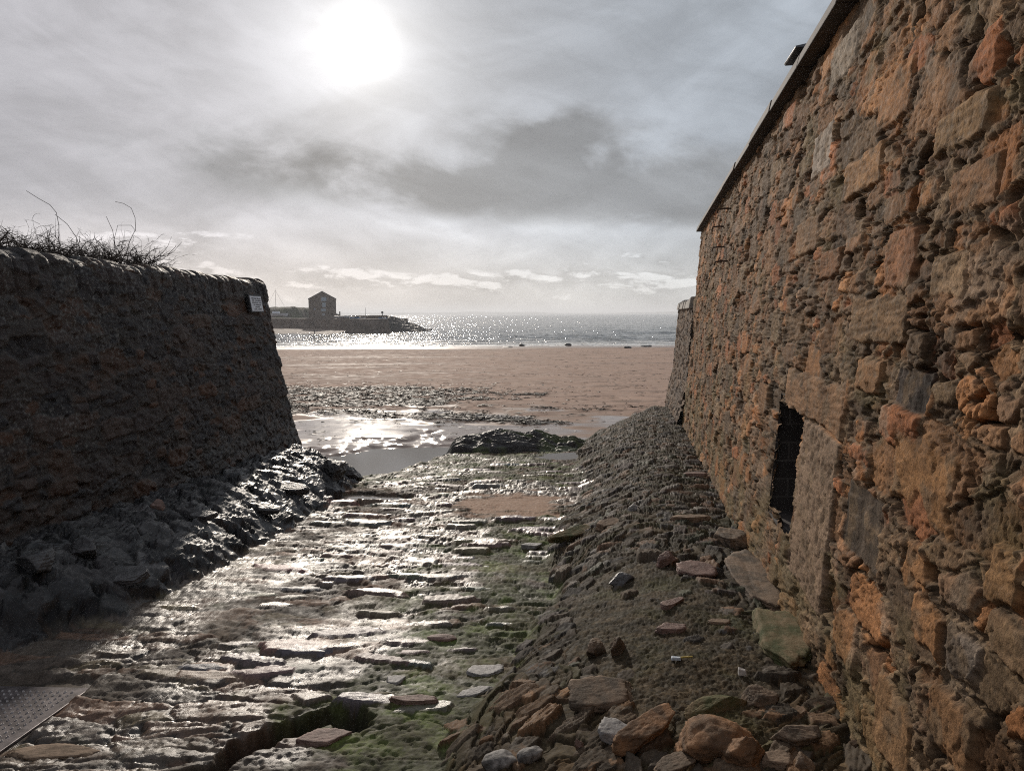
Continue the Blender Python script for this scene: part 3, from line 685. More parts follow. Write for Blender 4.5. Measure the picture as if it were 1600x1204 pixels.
    bk = T.add('ShaderNodeTexBrick'); T.l.new(mp.outputs[0], bk.inputs[0]); bk.inputs['Scale'].default_value = 1.0
    bk.inputs['Brick Width'].default_value = .3; bk.inputs['Row Height'].default_value = .12; bk.inputs['Mortar Size'].default_value = .006
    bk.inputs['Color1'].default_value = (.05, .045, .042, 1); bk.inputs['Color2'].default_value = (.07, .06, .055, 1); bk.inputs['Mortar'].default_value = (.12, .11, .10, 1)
    T.l.new(bk.outputs[0], bs.inputs['Base Color']); bs.inputs['Roughness'].default_value = .9
    tag(rc.build('recess', m_br, w), 'dark recess lined with old masonry')
    # coping: dark stone slabs with open joints, overhanging the face
    mc_ = mat_plain('dark_coping', (.055, .046, .042), .8, .35, 7, .6, .01)
    y = -4.0; rr = random.Random(3)
    while y < 14.3:
        L = min(rr.uniform(.85, 1.25), 14.36 - y)
        if 14.36 - (y + L) < .4: L = 14.36 - y
        a, b = y + .004, y + L - .004; zt_ = 1.652 + rr.uniform(-.006, .006); zo = 1.555
        cp = MB()
        def c_(yy, off, zz): return (x_rwall(yy, 1.65) + off, yy, zz)
        o1 = -.12 + rr.uniform(-.008, .008)
        cp.poly([c_(a, o1, zo), c_(b, o1, zo), c_(b, o1 + .02, zt_ - .01), c_(a, o1 + .02, zt_ - .01), c_(a, .85, zo), c_(b, .85, zo), c_(b, .85, zt_ + .05), c_(a, .85, zt_ + .05)],
                [(0, 1, 2, 3), (3, 2, 6, 7), (4, 7, 6, 5), (0, 4, 5, 1), (0, 3, 7, 4), (1, 5, 6, 2)])
        cp.build('coping_slab', mc_, w, .008)
        y += L
        if y >= 14.35: break
    # tilted slate and its pale lead edge lying on the coping
    k = MB(); e0 = x_rwall(4.8, 1.65) - .13; e1 = x_rwall(5.15, 1.65) - .13
    k.poly([(e0, 4.8, 1.662), (e1, 5.15, 1.662), (e1 + .12, 5.15, 1.67), (e0 + .12, 4.8, 1.67), (e0, 4.8, 1.674), (e1 - .01, 5.15, 1.676), (e1 + .12, 5.15, 1.712), (e0 + .12, 4.8, 1.70)],
           [(0, 1, 2, 3), (4, 7, 6, 5), (0, 4, 5, 1), (1, 5, 6, 2), (2, 6, 7, 3), (3, 7, 4, 0)])
    tag(k.build('loose_slate', mat_plain('slate', (.09, .095, .11), .5, .3, 9), None, .004), 'small dark slab lying on top of the tall wall coping', 'slab')
    # rusty iron hooks
    mi = mat_plain('rusty_iron', (.06, .035, .025), .8, .4, 40)
    for (px, py) in ((1141, 326), (1131, 354), (1132, 386), (1137, 408)):
        y, zz = wall_hit(px, py); x = x_rwall(y, zz)
        k = MB(); k.tube([(x + .03, y, zz), (x - .07, y + .01, zz + .005), (x - .14, y + .02, zz - .005), (x - .155, y + .02, zz - .05)], .011, 6)
        k.build('iron_hook', mi, w)
    return (ya, yb, zb, zt)
right_wall()

def low_wall():
    # lower wall that carries on towards the beach
    S1 = np.arange(14.25, 21.0, .03); hs = np.arange(-3.3, .10, .016); S, Hh = np.meshgrid(S1, hs)
    h, ee, ox, oy = masonry(S, Hh, 300)
    mort = 1 - ss(.008, .022, ee + .008 * fbm(S * 14, Hh * 14, 301, 3))
    z = (h[0] - .5) * .04 + .02 * fbm(S * 6, Hh * 6, 302, 5, .6) + .01 * sfbm(S * 9, Hh * 30, 303, 3)
    z = lerp(z, -.012 + .015 * fbm(S * 12, Hh * 12, 304, 4), mort) - .05 * (H(np.round(h[0] * 999).astype(int), np.round(h[1] * 999).astype(int), 3) < .12)
    z = z + .12 * ss(-1.4, -2.6, Hh) * 1.0
    c = palette(h[2], [(.22, .165, .125), (.19, .15, .12), (.24, .17, .12), (.16, .135, .115), (.2, .16, .13)]) * (.8 + .4 * h[1][..., None])
    c = lerp(c, np.array([.19, .16, .13]), (mort * .8)[..., None]) * (1 + .25 * fbm(S * 4, Hh * 2, 305, 5))[..., None]
    CC = np.concatenate([np.clip(c, .02, .6), np.full(S.shape + (1,), .88)], -1)
    nrm = np.array([-1.0, MW, .05]); nrm /= np.linalg.norm(nrm)
    top = ss(.0, .1, Hh) * .0
    Pl = np.stack([x_rwall(S, Hh) - .02, S, Hh], -1) + nrm * z[..., None]
    w = tag(empty('low_wall'), 'lower weathered stone wall running on to the beach beyond the tall one', 'wall', None, 'thing')
    grid_mesh('masonry', Pl, CC, M_WALL, w, flip=True)
    tE = np.linspace(0, .7, 50)[None]; hE = hs[:, None]
    PE = np.stack([x_rwall(21.0, hE) - .02 + tE, 21.0 + .03 * fbm(tE * 6 + 0 * hE, hE * 6 + 0 * tE, 306, 4), hE + 0 * tE], -1); PE[:, 0] = Pl[:, -1]
    CE = np.concatenate([np.tile(np.array([.19, .15, .12]), PE.shape[:2] + (1,)), np.full(PE.shape[:2] + (1,), .88)], -1)
    grid_mesh('end_face', PE, CE, M_WALL, w, flip=True)
    mc_ = mat_plain('pale_coping', (.33, .31, .28), .85, .3, 9, .6, .02)
    rr = random.Random(8); y = 14.45
    while y < 21.0:
        L = rr.uniform(.5, .8); b = min(y + L, 21.05); a = y + .02; cp = MB(); zt = .30 - .004 * (y - 14) + rr.uniform(-.02, .02); z0 = .085
        f = x_rwall(y, .1) - .08 + rr.uniform(-.02, .02); f2 = f + MW * (b - a)
        cp.poly([(f, a, z0), (f2, b, z0), (f2 + .04, b, zt - .03), (f + .04, a, zt), (f + .75, a, z0), (f2 + .75, b, z0), (f2 + .7, b, zt + .02), (f + .7, a, zt + .04)],
                [(0, 1, 2, 3), (3, 2, 6, 7), (4, 7, 6, 5), (0, 4, 5, 1), (0, 3, 7, 4), (1, 5, 6, 2)])
        cp.build('coping_stone', mc_, w, .02); y = b
low_wall()

# ------------------------------------------------------------------ left-hand wall (in its own shade)
def left_wall():
    YE_ = 11.0; TOP = .52
    # plan path along the face, round the corner, then along the end
    n1 = [-6.0]
    while n1[-1] < YE_ - .12:
        y = n1[-1]; n1.append(y + (.2 if y < 3.5 else .0105))
    n1 = np.array(n1); arc = np.linspace(0, np.pi / 2, 14)[1:]; end = np.arange(.02, .62, .012)
    ax = np.concatenate([np.zeros_like(n1), -.12 * (1 - np.cos(arc)), -.12 - end]); ay = np.concatenate([n1, YE_ - .12 + .12 * np.sin(arc), np.full_like(end, YE_)])
    nx = np.concatenate([np.ones_like(n1), np.cos(arc), np.zeros_like(end)]); ny = np.concatenate([np.zeros_like(n1), np.sin(arc), np.ones_like(end)])
    path = np.concatenate([[0], np.cumsum(np.hypot(np.diff(ax), np.diff(ay)))]) - 6.0
    hs = np.arange(-3.35, TOP - .10, .011); th = np.linspace(0, 1, 26)
    NR = len(hs) + len(th) + 14
    R_, C_ = NR, len(ax)
    S = np.tile(path, (R_, 1)); hh = np.concatenate([hs, TOP - .10 + .10 * np.sin(th * np.pi / 2) + 0 * th, np.full(14, TOP)])
    inn = np.concatenate([0 * hs, .14 * (1 - np.cos(th * np.pi / 2)), np.linspace(.16, .30, 14)])
    Hh = np.tile(hh[:, None], (1, C_)); IN = np.tile(inn[:, None], (1, C_)); HP = Hh + IN * .8
    batter = (Hh + 1.96) / 2.5                       # 0 at the foot, 1 at the top
    off = (1 - batter) * .42 + .10 * ss(.25, -.2, batter)
    h, ee, ox, oy = masonry(S, HP, 400, (.38, .15), .03); f1, g1_, r1 = facets(S / .14, HP / .07, 461)
    mort = 1 - ss(.004, .022, ee + .012 * fbm(S * 10, HP * 10, 401, 4))
    z = (h[0] - .5) * .028 + ox * (h[1] - .5) * .02 + .010 * f1 + .004 * fbm(S * 5, HP * 6, 402, 5, .58) + .005 * sfbm(S * 8, HP * 30, 403, 3)
    z = lerp(z, -.004 + .006 * f1 + .004 * fbm(S * 9, HP * 9, 404, 4, .6), mort * .8) + .015 * fbm(S * .9, HP * .9, 405, 3)
    z = z - .012 * ss(.2, .6, fbm(S * 6, HP * 7, 406, 4))
    # cope: stones on edge along the top
    ck = np.floor(S / .25 + .9 * perlin(S * 1.3, 0 * S, 407)).astype(np.int64); cf = S / .25 + .9 * perlin(S * 1.3, 0 * S, 407) - ck
    cope = ss(TOP - .36, TOP - .30, Hh + .05 * (H(ck, ck, 3) - .5))
    cz = .006 + .028 * (H(ck, ck, 408) - .4) + .6 * z - .018 * (1 - ss(0, .2, np.minimum(cf, 1 - cf))) + .012 * fbm(S * 6, HP * 6, 409, 4)
    z = lerp(z, cz, cope)
    up = cope * ss(TOP - .12, TOP, Hh) * (.045 * (H(ck, ck, 410) - .5) - .03 * (1 - ss(0, .25, np.minimum(cf, 1 - cf))))
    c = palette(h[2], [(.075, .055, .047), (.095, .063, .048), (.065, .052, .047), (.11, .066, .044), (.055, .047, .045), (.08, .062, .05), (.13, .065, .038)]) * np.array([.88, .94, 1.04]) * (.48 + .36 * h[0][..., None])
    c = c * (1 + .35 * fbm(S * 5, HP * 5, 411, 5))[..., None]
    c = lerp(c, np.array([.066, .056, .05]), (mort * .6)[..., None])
    lich = ss(.28, .5, fbm(S * 30, HP * 30, 412, 3)) * ss(.1, .6, fbm(S * 1.2, HP * 1.6, 413, 4) + .6 * ss(-.6, .4, Hh))
    c = lerp(c, np.array([.19, .19, .18]), (lich * .6)[..., None])
    wet = ss(-.9, -1.7, Hh + .25 * fbm(S * 2, HP * 1.2, 414, 4)); c = c * (1 - .35 * wet)[..., None]
    rough = lerp(.62, .45, wet)
    CC = np.concatenate([np.clip(c, .01, .5), rough[..., None]], -1)
    d = off + z - IN * 1.0
    xb = -3.66 + .0 * ay                               # top line of the face at the far end
    XF = xb + (ay - YE_) * .012 + ax
    X = XF[None] + nx[None] * (d - .0); Y = ay[None] + ny[None] * (d * .55); Z = Hh + up
    P = np.stack([X, Y, Z], -1)
    w = tag(empty('boundary_wall'), 'dark shaded rubble wall on the left with rounded cope stones', 'wall', None, 'thing')
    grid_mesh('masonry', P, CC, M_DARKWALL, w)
    # filling of the top between the two rounded edges, and the back face
    m = MB(); k = MB()
    XB = -4.55
    ys = n1[::6]; pts = []; 
    def topx(y): return -3.66 + (y - YE_) * .012 - .22
    grid = []
    for y in list(ys) + [YE_ - .3]:
        for j in range(8):
            f = j / 7; x = topx(y) + f * (XB - topx(y)); grid.append((x, y, TOP - .012 + .03 * math.sin(math.pi * f) + .03 * float(perlin(np.array(x * 4), np.array(y * 4), 6))))
    nrow = len(ys) + 1
    fs = [(r * 8 + j, (r + 1) * 8 + j, (r + 1) * 8 + j + 1, r * 8 + j + 1) for r in range(nrow - 1) for j in range(7)]
    m.poly(grid, fs); m.build('wall_top', mat_plain('wall_top_earth', (.06, .052, .045), .8, .4, 12), w, smooth=True)
    k.poly([(XB, -6, -3.3), (XB, YE_ - .1, -3.3), (XB, YE_ - .3, TOP + .0), (XB, -6, TOP + .0)], [(0, 1, 2, 3)])
    k.build('back_face', mat_plain('wall_back_dark', (.09, .075, .065), .9, .3, 6), w)
    return TOP
left_wall()

# land behind the walls and behind the viewer
m = MB(); m.box(-60, -4.56, -60, 10.6, -6, -.35)
tag(m.build('terrain', mat_plain('garden_soil', (.08, .085, .045), .95, .4, 2)), kind='structure')
m = MB(); m.poly([(x_rwall(-40, 0) + .9, -40, -.3), (60, -40, -.3), (60, 20.8, -.3), (x_rwall(20.8, 0) + .75, 20.8, -.3), (x_rwall(-40, 0) + .9, -40, -6), (60, -40, -6), (60, 20.8, -6), (x_rwall(20.8, 0) + .75, 20.8, -6)],
                 [(0, 1, 2, 3), (3, 2, 6, 7), (0, 3, 7, 4)])
tag(m.build('terrain', mat_plain('garden_soil_right', (.08, .085, .045), .95, .4, 2)), kind='structure')
m = MB(); m.box(-4.6, 4, -60, -6.9, -6, -1.15)
tag(m.build('road', mat_plain('old_asphalt', (.06, .058, .055), .85, .3, 6)), kind='structure')

# ------------------------------------------------------------------ beach
def z_beach(y):
    return np.interp(y, [8, 15, 25, 35, 60, 113, 140], [-3.0, -3.06, -3.14, -3.34, -3.86, -4.99, -5.6])
def build_beach():
    ys = [8.5]
    while ys[-1] < 135: ys.append(ys[-1] + max(.03, ys[-1] ** 2 / 3600))
    ys = np.array(ys)[:, None]; ks = np.linspace(-1.15, .95, 900)[None]
    X = ks * ys; Y = ys + 0 * X
    Z = z_beach(Y)
    big = fbm(X * .12, Y * .2, 501, 4); rip = sfbm(X * .5, Y * 2.6, 502, 4)
    Z = Z + .03 * big + .008 * rip + .012 * fbm(X * 2.2, Y * 3.2, 503, 4)
    sh = -.22 * (X / Y)                                # left side lies lower and wetter
    # shallow scour holding water near the slip's foot
    pool = ss(.25, -.25, np.hypot((X + 2.2) / 2.3, (Y - 15.4) / 2.7) - 1 + .5 * fbm(X * .7, Y * .9, 504, 4))
    wetn = ss(.9, -.6, np.hypot((X + 3.2) / 5.0, (Y - 18.5) / 5.4) - 1 + .9 * fbm(X * .5, Y * .8, 505, 5))
    Z = z_beach(Y) + (Z - z_beach(Y)) * (1 - .85 * ss(.1, .6, wetn)) - .10 * pool
    st_ = ss(.05, .45, sfbm(X * .06 + 3, Y * .28, 506, 5) + .5 * ss(2, -14, X) - .22) * ss(32, 40, Y) * ss(88, 74, Y)
    shore = ss(88, 104, Y + 3 * fbm(X * .05, Y * .1, 507, 3))
    wet = np.clip(wetn * .86 + st_ * .42 + shore * .6, 0, 1)
    # footprints and small dimples
    fp = ss(.36, .58, fbm(X * 3.1, Y * 1.9, 508, 3)) * ss(16, 22, Y) * ss(70, 40, Y) * ss(-.3, .3, fbm(X * .25, Y * .25, 509, 3))
    Z = Z - .03 * fp * (1 - wet)
    c = lerp(np.array([.42, .290, .222]), np.array([.36, .25, .195]), ss(-.4, .4, fbm(X * .3, Y * 1.1, 510, 5))[..., None])
    c = c * (1 + .10 * rip)[..., None]
    dk = ss(.30, .62, sfbm(X * .35, Y * 1.6, 511, 5) + .18 * ss(36, 24, Y)); c = c * (1 - .38 * dk * (1 - wet))[..., None]
    c = lerp(c, np.array([.19, .15, .125]), (wet * .75)[..., None]); c = c * (1 - .35 * fp)[..., None]
    rough = lerp(.88, .13, ss(.3, .75, wet)); rough = lerp(rough, .10, pool)
    CC = np.concatenate([np.clip(c, .01, .8), rough[..., None]], -1)
    tag(grid_mesh('beach', np.stack([X, Y, Z], -1), CC, M_SAND), kind='structure')
build_beach()

def water_mat(name, c, rough, bumps, foam=False):
    m = bpy.data.materials.new(name); m.use_nodes = True; T = NT(m.node_tree); bs = T.n['Principled BSDF']
    tc = T.add('ShaderNodeTexCoord'); co = tc.outputs['Object']
    bs.inputs['Roughness'].default_value = rough; bs.inputs['IOR'].default_value = 1.33; bs.inputs['Specular IOR Level'].default_value = .36 if foam else .5
    nb = None; last = None
    for (sc, stx, sty, st, ds) in bumps:
        mp = T.add('ShaderNodeMapping'); mp.inputs['Scale'].default_value = (stx, sty, 1); T.l.new(co, mp.inputs[0])
        n = T.noise(mp.outputs[0], sc, 4, .6, .4)
        b = T.add('ShaderNodeBump'); b.inputs['Strength'].default_value = st; b.inputs['Distance'].default_value = ds
        T.l.new(n, b.inputs['Height'])
        if last: T.l.new(last, b.inputs['Normal'])
        last = b.outputs[0]
    if last: T.l.new(last, bs.inputs['Normal'])
    if foam:
        for (sx_, sy_) in ((.9, .07), (.25, .02)):
            mp = T.add('ShaderNodeMapping'); mp.inputs['Scale'].default_value = (sx_, sy_, 1); T.l.new(co, mp.inputs[0])
            n = T.noise(mp.outputs[0], 1.0, 5, .75); k_ = T.rng(n, .40, .62, .12, 1.0)
            for b in [q for q in T.n if q.bl_idname == 'ShaderNodeBump'][(0 if sx_ > .5 else 2):]:
                if not b.inputs['Strength'].is_linked: T.l.new(k_, b.inputs['Strength'])
        a = T.add('ShaderNodeVertexColor', layer_name='Col')
        fo = T.noise(co, 2.6, 8, .75); k = T.rng(T.m('MULTIPLY', a.outputs[1], T.rng(fo, .3, .65, .35, 1.3)), .24, .58)
        T.l.new(T.mix(k, a.outputs[0], (.72, .72, .70, 1)), bs.inputs['Base Color'])
        T.l.new(T.m('ADD', T.m('MULTIPLY', k, .6), rough), bs.inputs['Roughness'])
    else: bs.inputs['Base Color'].default_value = (*c, 1)
    return m
def build_sea():
    ys = [100.0]
    while ys[-1] < 9000: ys.append(ys[-1] + (max(.28, ys[-1] ** 2 / 52000) if ys[-1] < 700 else ys[-1] * .05))
    ys = np.array(ys)[:, None]; ks = np.linspace(-1.3, 1.1, 620)[None]
    X = ks * ys; Y = ys + 0 * X
    near = ss(420, 150, Y)
    ph = Y + 5 * fbm(X * .02, Y * .02, 601, 3) + 1.2 * fbm(X * .09, Y * .09, 602, 3)
    sw = np.sin(ph * 2 * np.pi / 8.5) * (.5 + fbm(X * .04, Y * .06, 603, 3))
    Z = SEA + near * (.11 * sw + .05 * sfbm(X * .16, Y * .7, 604, 3)) * ss(104, 125, Y)
    # two or three breaking lines near the shore
    fm = np.zeros(X.shape)
    for (d0, wdt, amp, sd__) in ((114.6, .9, .9, 1), (118.5, 1.0, 1.0, 2), (124, 1.3, .95, 3), (131, 1.2, .75, 4), (142, 1.4, .6, 5)):
        line = np.abs(Y - d0 - 2.2 * fbm(X * .045, Y * 0 + sd__, 605 + sd__, 4))
        on = ss(-.25, .25, fbm(X * .05 + sd__ * 9, Y * 0 + 2, 612, 4) + .12 + (.25 if d0 < 126 else -.1))
        fm = np.maximum(fm, ss(wdt * 1.6, 0, line) * on * amp); Z = Z + .16 * ss(wdt * 2.4, 0, line) * on * (d0 > 116)
    fm = np.maximum(fm, ss(126, 115, Y) * .62)
    fm = fm + .25 * fbm(X * .3, Y * 1.0, 620, 4) * ss(150, 118, Y)
    c = lerp(np.array([.16, .15, .13]), np.array([.035, .052, .06]), ss(118, 150, Y)[..., None])
    streak = ss(.05, .5, sfbm(X * .012, Y * .05, 621, 4)); c = c * (1 - .25 * streak)[..., None]
    CC = np.concatenate([c, np.clip(fm, 0, 1)[..., None]], -1)
    m = water_mat('sea_water', (0, 0, 0), .09, [(.55, .45, 1.0, 1.0, 1.4), (2.2, .7, 1.0, 1.0, .34), (.10, .5, 1, 1.0, 3.0)], True)
    tag(grid_mesh('sea', np.stack([X, Y, Z], -1), CC, m), kind='structure')
build_sea()

def pool(name, pts_c, rx, ry, z, seed, mat, label=None):
    n = 60; v = [(0, 0, 0)]; rr = random.Random(seed)
    ph = [rr.random() * 6.28 for _ in range(4)]
    for i in range(n):
        a = 2 * math.pi * i / n; r = 1 + .12 * math.sin(2 * a + ph[0]) + .08 * math.sin(3 * a + ph[1]) + .05 * math.sin(5 * a + ph[2])
        v.append((rx * r * math.cos(a), ry * r * math.sin(a), 0))
    m = MB(); m.poly(v, [(0, i + 1, (i + 1) % n + 1) for i in range(n)])
    o = m.build(name, mat); o.location = (pts_c[0], pts_c[1], z); tag(o, label, None, None, 'structure'); return o
M_POOL = water_mat('pool_water', (.16, .14, .12), .03, [(5, 1, 2, .06, .01)])
pool('tide_pool', (-2.9, 15.1), 2.0, 2.1, -3.13, 1, M_POOL, 'still tide pool on the sand behind the rubble tip')
pool('tide_pool', (-1.85, 8.72), .85, .6, -2.285, 2, M_POOL, 'small bright pool trapped on the slipway beside the rubble tip')
pool('tide_pool', (1.0, 12.55), .7, .5, -2.50, 3, M_POOL, 'shallow pool at the green far end of the slipway')
#PART2
# ------------------------------------------------------------------ loose stones and rocks
MR = {
 'orange': mat_plain('orange_sandstone', (.25, .14, .075), .72, .4, 7, .8, .012, c2=(.13, .085, .055), stretch=(1, 1, 2.5), spec=.12),
 'brown': mat_plain('brown_sandstone', (.16, .115, .08), .75, .4, 8, .8, .012, c2=(.09, .072, .055), stretch=(1, 1, 2.5), spec=.12),
 'tan': mat_plain('tan_sandstone', (.24, .175, .125), .75, .3, 8, .7, .010, spec=.12),
 'moss': mat_plain('mossy_stone', (.16, .12, .07), .8, .3, 7, .8, .012, c2=(.07, .08, .035), spec=.12),
 'pink': mat_plain('pinkish_stone', (.24, .165, .14), .6, .3, 9, .7, .010, spec=.12),
 'pale': mat_plain('pale_grey_stone', (.27, .26, .25), .55, .25, 22, .5, .006, spec=.12),
 'cobble': mat_plain('smooth_cobble', (.20, .19, .18), .6, .5, 26, .5, .006, c2=(.09, .085, .08), spec=.12),
 'dark': M_ROCKD,
 'wetgrey': mat_plain('wet_grey_stone', (.075, .073, .075), .40, .4, 9, .8, .012),
}
import bmesh
def rock_mesh(name, dims, seed, kind='angular', sub=5):
    bm = bmesh.new(); bmesh.ops.create_icosphere(bm, subdivisions=sub, radius=1.0)
    co = np.array([v.co[:] for v in bm.verts]); rr = np.random.RandomState(seed)
    if kind == 'cobble':
        r = np.ones(len(co)) + .05 * fbm(co[:, 0] * 2.5 + seed, co[:, 1] * 2.5 - co[:, 2] * 2, 5, 4) + .12 * perlin(co[:, 0] * 1.3 + seed, co[:, 1] * 1.3 + co[:, 2], 1)
        co = co * r[:, None]; co[:, 2] = np.sign(co[:, 2]) * np.abs(co[:, 2]) ** .8
    else:
        n = {'angular': 13, 'slab': 9, 'crag': 26}[kind]
        N = rr.normal(size=(n, 3)); N /= np.linalg.norm(N, axis=1)[:, None]
        dd = rr.uniform(.55, .95, n)
        if kind == 'slab':
            N = np.vstack([N * np.array([1, 1, .25]), [[0.06, .05, 1], [0, 0, -1]]]); N /= np.linalg.norm(N, axis=1)[:, None]; dd = np.append(rr.uniform(.7, .95, n), [.55, .6])
        r = np.full(len(co), 1.15)
        for k in range(len(N)):
            c = co @ N[k]; r = np.where(c > .05, np.minimum(r, dd[k] / np.maximum(c, .05)), r)
        co = co * r[:, None]
        u, v = co[:, 0] * 2.2 + co[:, 2] * 1.1 + seed, co[:, 1] * 2.2 - co[:, 2] * 1.3
        f = .05 * fbm(u, v, seed % 50, 4) + .05 * sfbm(co[:, 0] * 1.2 + seed, co[:, 2] * 11 + co[:, 1] * 2, 3, 3) + .04 * ridged(u * 1.5, v * 1.5, 9, 4) - .05 * ss(.1, .5, fbm(u * 2, v * 2, 19, 3))
        if kind == 'crag': f = f + .12 * fbm(u * .8, v * .8, 12, 4) + .06 * ridged(u * 1.7, v * 1.7, 13, 3)
        co = co * (1 + f)[:, None]
    co = co * np.array(dims)[None] * .5
    for v, c in zip(bm.verts, co): v.co = c
    me = bpy.data.meshes.new(name); bm.to_mesh(me); bm.free()
    me.polygons.foreach_set('use_smooth', [True] * len(me.polygons))
    return me
def rock(name, label, cat, loc, dims, seed, mat, kind='angular', rz=0, rx=0, ry=0, group=None, sub=5, sink=.22):
    me = rock_mesh(name, dims, seed, kind, sub); me.materials.append(mat)
    o = bpy.data.objects.new(name, me); COL.objects.link(o)
    o.location = (loc[0], loc[1], loc[2] + dims[2] * (.5 - sink)); o.rotation_euler = (rx, ry, rz)
    return tag(o, label, cat, group)
def R(px, py, label, dims, mat, kind='angular', rz=0., rx=0., ry=0., name='stone', group=None, sink=.42, cat='stone', sub=5):
    p = on_ground(px, py)
    return rock(name, label, cat, p, dims, int(px * 7 + py) % 9973, MR[mat], kind, rz, rx, ry, group, sub, sink)
# right bank, foreground
R(1105, 1172, 'big orange sandstone block in the foreground of the brown bank', (.33, .24, .15), 'orange', 'angular', .5, .15)
R(1160, 1188, 'dark orange block wedged against the right side of the big orange block', (.16, .16, .14), 'orange', 'angular', 1.1)
R(1012, 1142, 'long ridged orange slab lying diagonally beside the speckled grey stone', (.34, .12, .10), 'orange', 'slab', .75, .25)
R(960, 1146, 'pale grey speckled flat stone in the foreground of the brown bank', (.135, .12, .06), 'pale', 'slab', .3, .15, name='cobble', cat='cobble')
R(1118, 1108, 'long mossy brown stone behind the big orange block', (.26, .10, .10), 'moss', 'angular', .45, .2)
R(1186, 1096, 'pitted brown stone at the right end of the mossy one', (.14, .11, .11), 'brown', 'angular', .2)
R(1248, 1152, 'wedge shaped brown stone close to the foot of the sunlit wall', (.20, .12, .11), 'brown', 'angular', -.5)
R(1215, 1192, 'flat tan stone at the bottom edge near the wall', (.12, .10, .06), 'tan', 'slab', .2)
R(1255, 1194, 'small tan cube like stone at the bottom edge', (.07, .07, .06), 'tan', 'angular', .8)
R(1060, 1196, 'brown slab cut off by the bottom edge under the orange ridged one', (.20, .09, .06), 'brown', 'slab', .7)
R(780, 1192, 'rounded grey cobble at the bottom edge on the slipway side', (.13, .095, .06), 'cobble', 'cobble', .3, name='cobble', cat='cobble')
R(828, 1186, 'smaller pale cobble right of the rounded grey one', (.11, .065, .05), 'cobble', 'cobble', .5, name='cobble', cat='cobble')
R(905, 1168, 'small upright pinkish chip in the lower bank', (.035, .03, .055), 'pink', 'angular', .3)
# right bank, middle
R(1049, 944, 'flat pinkish tan wedge on the gravel patch', (.19, .07, .05), 'pink', 'slab', .75, .1)
R(1050, 984, 'reddish flat stone below the pinkish wedge on the gravel', (.16, .09, .06), 'pink', 'slab', .1, .1)
R(1122, 972, 'small tan stone almost flush with the gravel', (.11, .07, .03), 'tan', 'slab', 0)
R(1042, 884, 'red veined triangular stone standing on edge in the bank', (.20, .09, .11), 'pink', 'angular', .7)
R(1086, 893, 'broad pale pinkish grey flat stone in the middle of the bank', (.25, .20, .06), 'pink', 'slab', .2, .15)
R(1078, 813, 'rectangular banded stone near the foot of the wall', (.30, .13, .10), 'tan', 'slab', .15)
R(990, 795, 'grey pointed stone standing proud of the upper bank', (.15, .10, .08), 'cobble', 'angular', .9)
R(1085, 744, 'pinkish flat stone touching the foot of the wall far up the bank', (.30, .14, .07), 'pink', 'slab', .2)
R(950, 820, 'long tan stone on the slope facing the slipway', (.34, .14, .08), 'tan', 'slab', .75, .2)
R(895, 838, 'long pale green stained slab along the lower edge of the bank', (.55, .16, .10), 'moss', 'slab', .8, .3)
R(930, 1020, 'dark pointed stone leaning in the brown bank above the foreground', (.16, .10, .10), 'brown', 'angular', .9, .2)
R(965, 1018, 'upright brown wedge of stone between gravel and slope', (.13, .07, .12), 'brown', 'angular', .9, .2)
R(970, 910, 'dark grey hollowed stone on the middle slope', (.20, .13, .09), 'wetgrey', 'angular', .6)
R(935, 1085, 'broad brown slab with a ragged edge above the speckled stone', (.34, .20, .07), 'brown', 'slab', .3, .15)
R(830, 855, 'pale wet stone at the toe of the bank beside the sand patch', (.20, .12, .07), 'pale', 'slab', .1)
# slipway
R(645, 1097, 'rose brown oblong stone standing proud of the green slipway', (.20, .075, .06), 'pink', 'slab', -.05)
R(618, 1064, 'whitish square stone set in the slipway', (.11, .09, .045), 'pale', 'slab', .1)
R(757, 1052, 'pale grey flat slab on the mossy right side of the slipway', (.22, .14, .04), 'pale', 'slab', .3)
R(690, 998, 'rounded brown stone bedded in the middle of the slipway', (.17, .08, .04), 'pink', 'cobble', 0.)
R(742, 1083, 'long thin grey stone below the pale slab', (.20, .07, .04), 'pale', 'slab', .45)
R(84, 1182, 'long tan slab in the bottom left corner below the steel plate', (.33, .12, .05), 'tan', 'slab', .08, cat='slab')
R(505, 1152, 'reddish slab at the right lip of the broken hole', (.22, .13, .05), 'pink', 'slab', .2, sink=.6)
# left bank
R(196, 903, 'largest pale faced flat stone on the black bank', (.34, .24, .09), 'wetgrey', 'slab', .2, .2)
R(60, 880, 'rounded dull stone near the left edge of the black bank', (.24, .2, .14), 'wetgrey', 'angular', .4)
R(130, 862, 'blocky stone left of centre on the black bank', (.26, .2, .14), 'wetgrey', 'angular', .1)
R(318, 808, 'small light faced stone high on the black bank', (.22, .14, .08), 'wetgrey', 'slab', .5, .2)
R(412, 800, 'angular stone where the black bank catches the light', (.28, .18, .13), 'wetgrey', 'angular', .2, .2)
R(455, 765, 'tilted black slab shining near the tip of the bank', (.36, .26, .14), 'dark', 'slab', .6, .3)
R(545, 712 + 32, 'outermost black boulder at the tip of the rubble bank', (.42, .34, .3), 'dark', 'angular', .3)
R(520, 740, 'second black boulder behind the tip of the rubble bank', (.45, .4, .36), 'dark', 'crag', 1.3)
R(248, 780 + 12, 'small reddish stone at the foot of the shaded wall', (.12, .10, .12), 'pink', 'angular', 0)
pb = Vector((-3.05, 12.8, -3.05)); rock('boulder', 'small lone black rock in the pool beyond the wall end', 'rock', (-3.3, 13.1, -2.86), (.34, .28, .25), 77, M_ROCKD, 'crag')
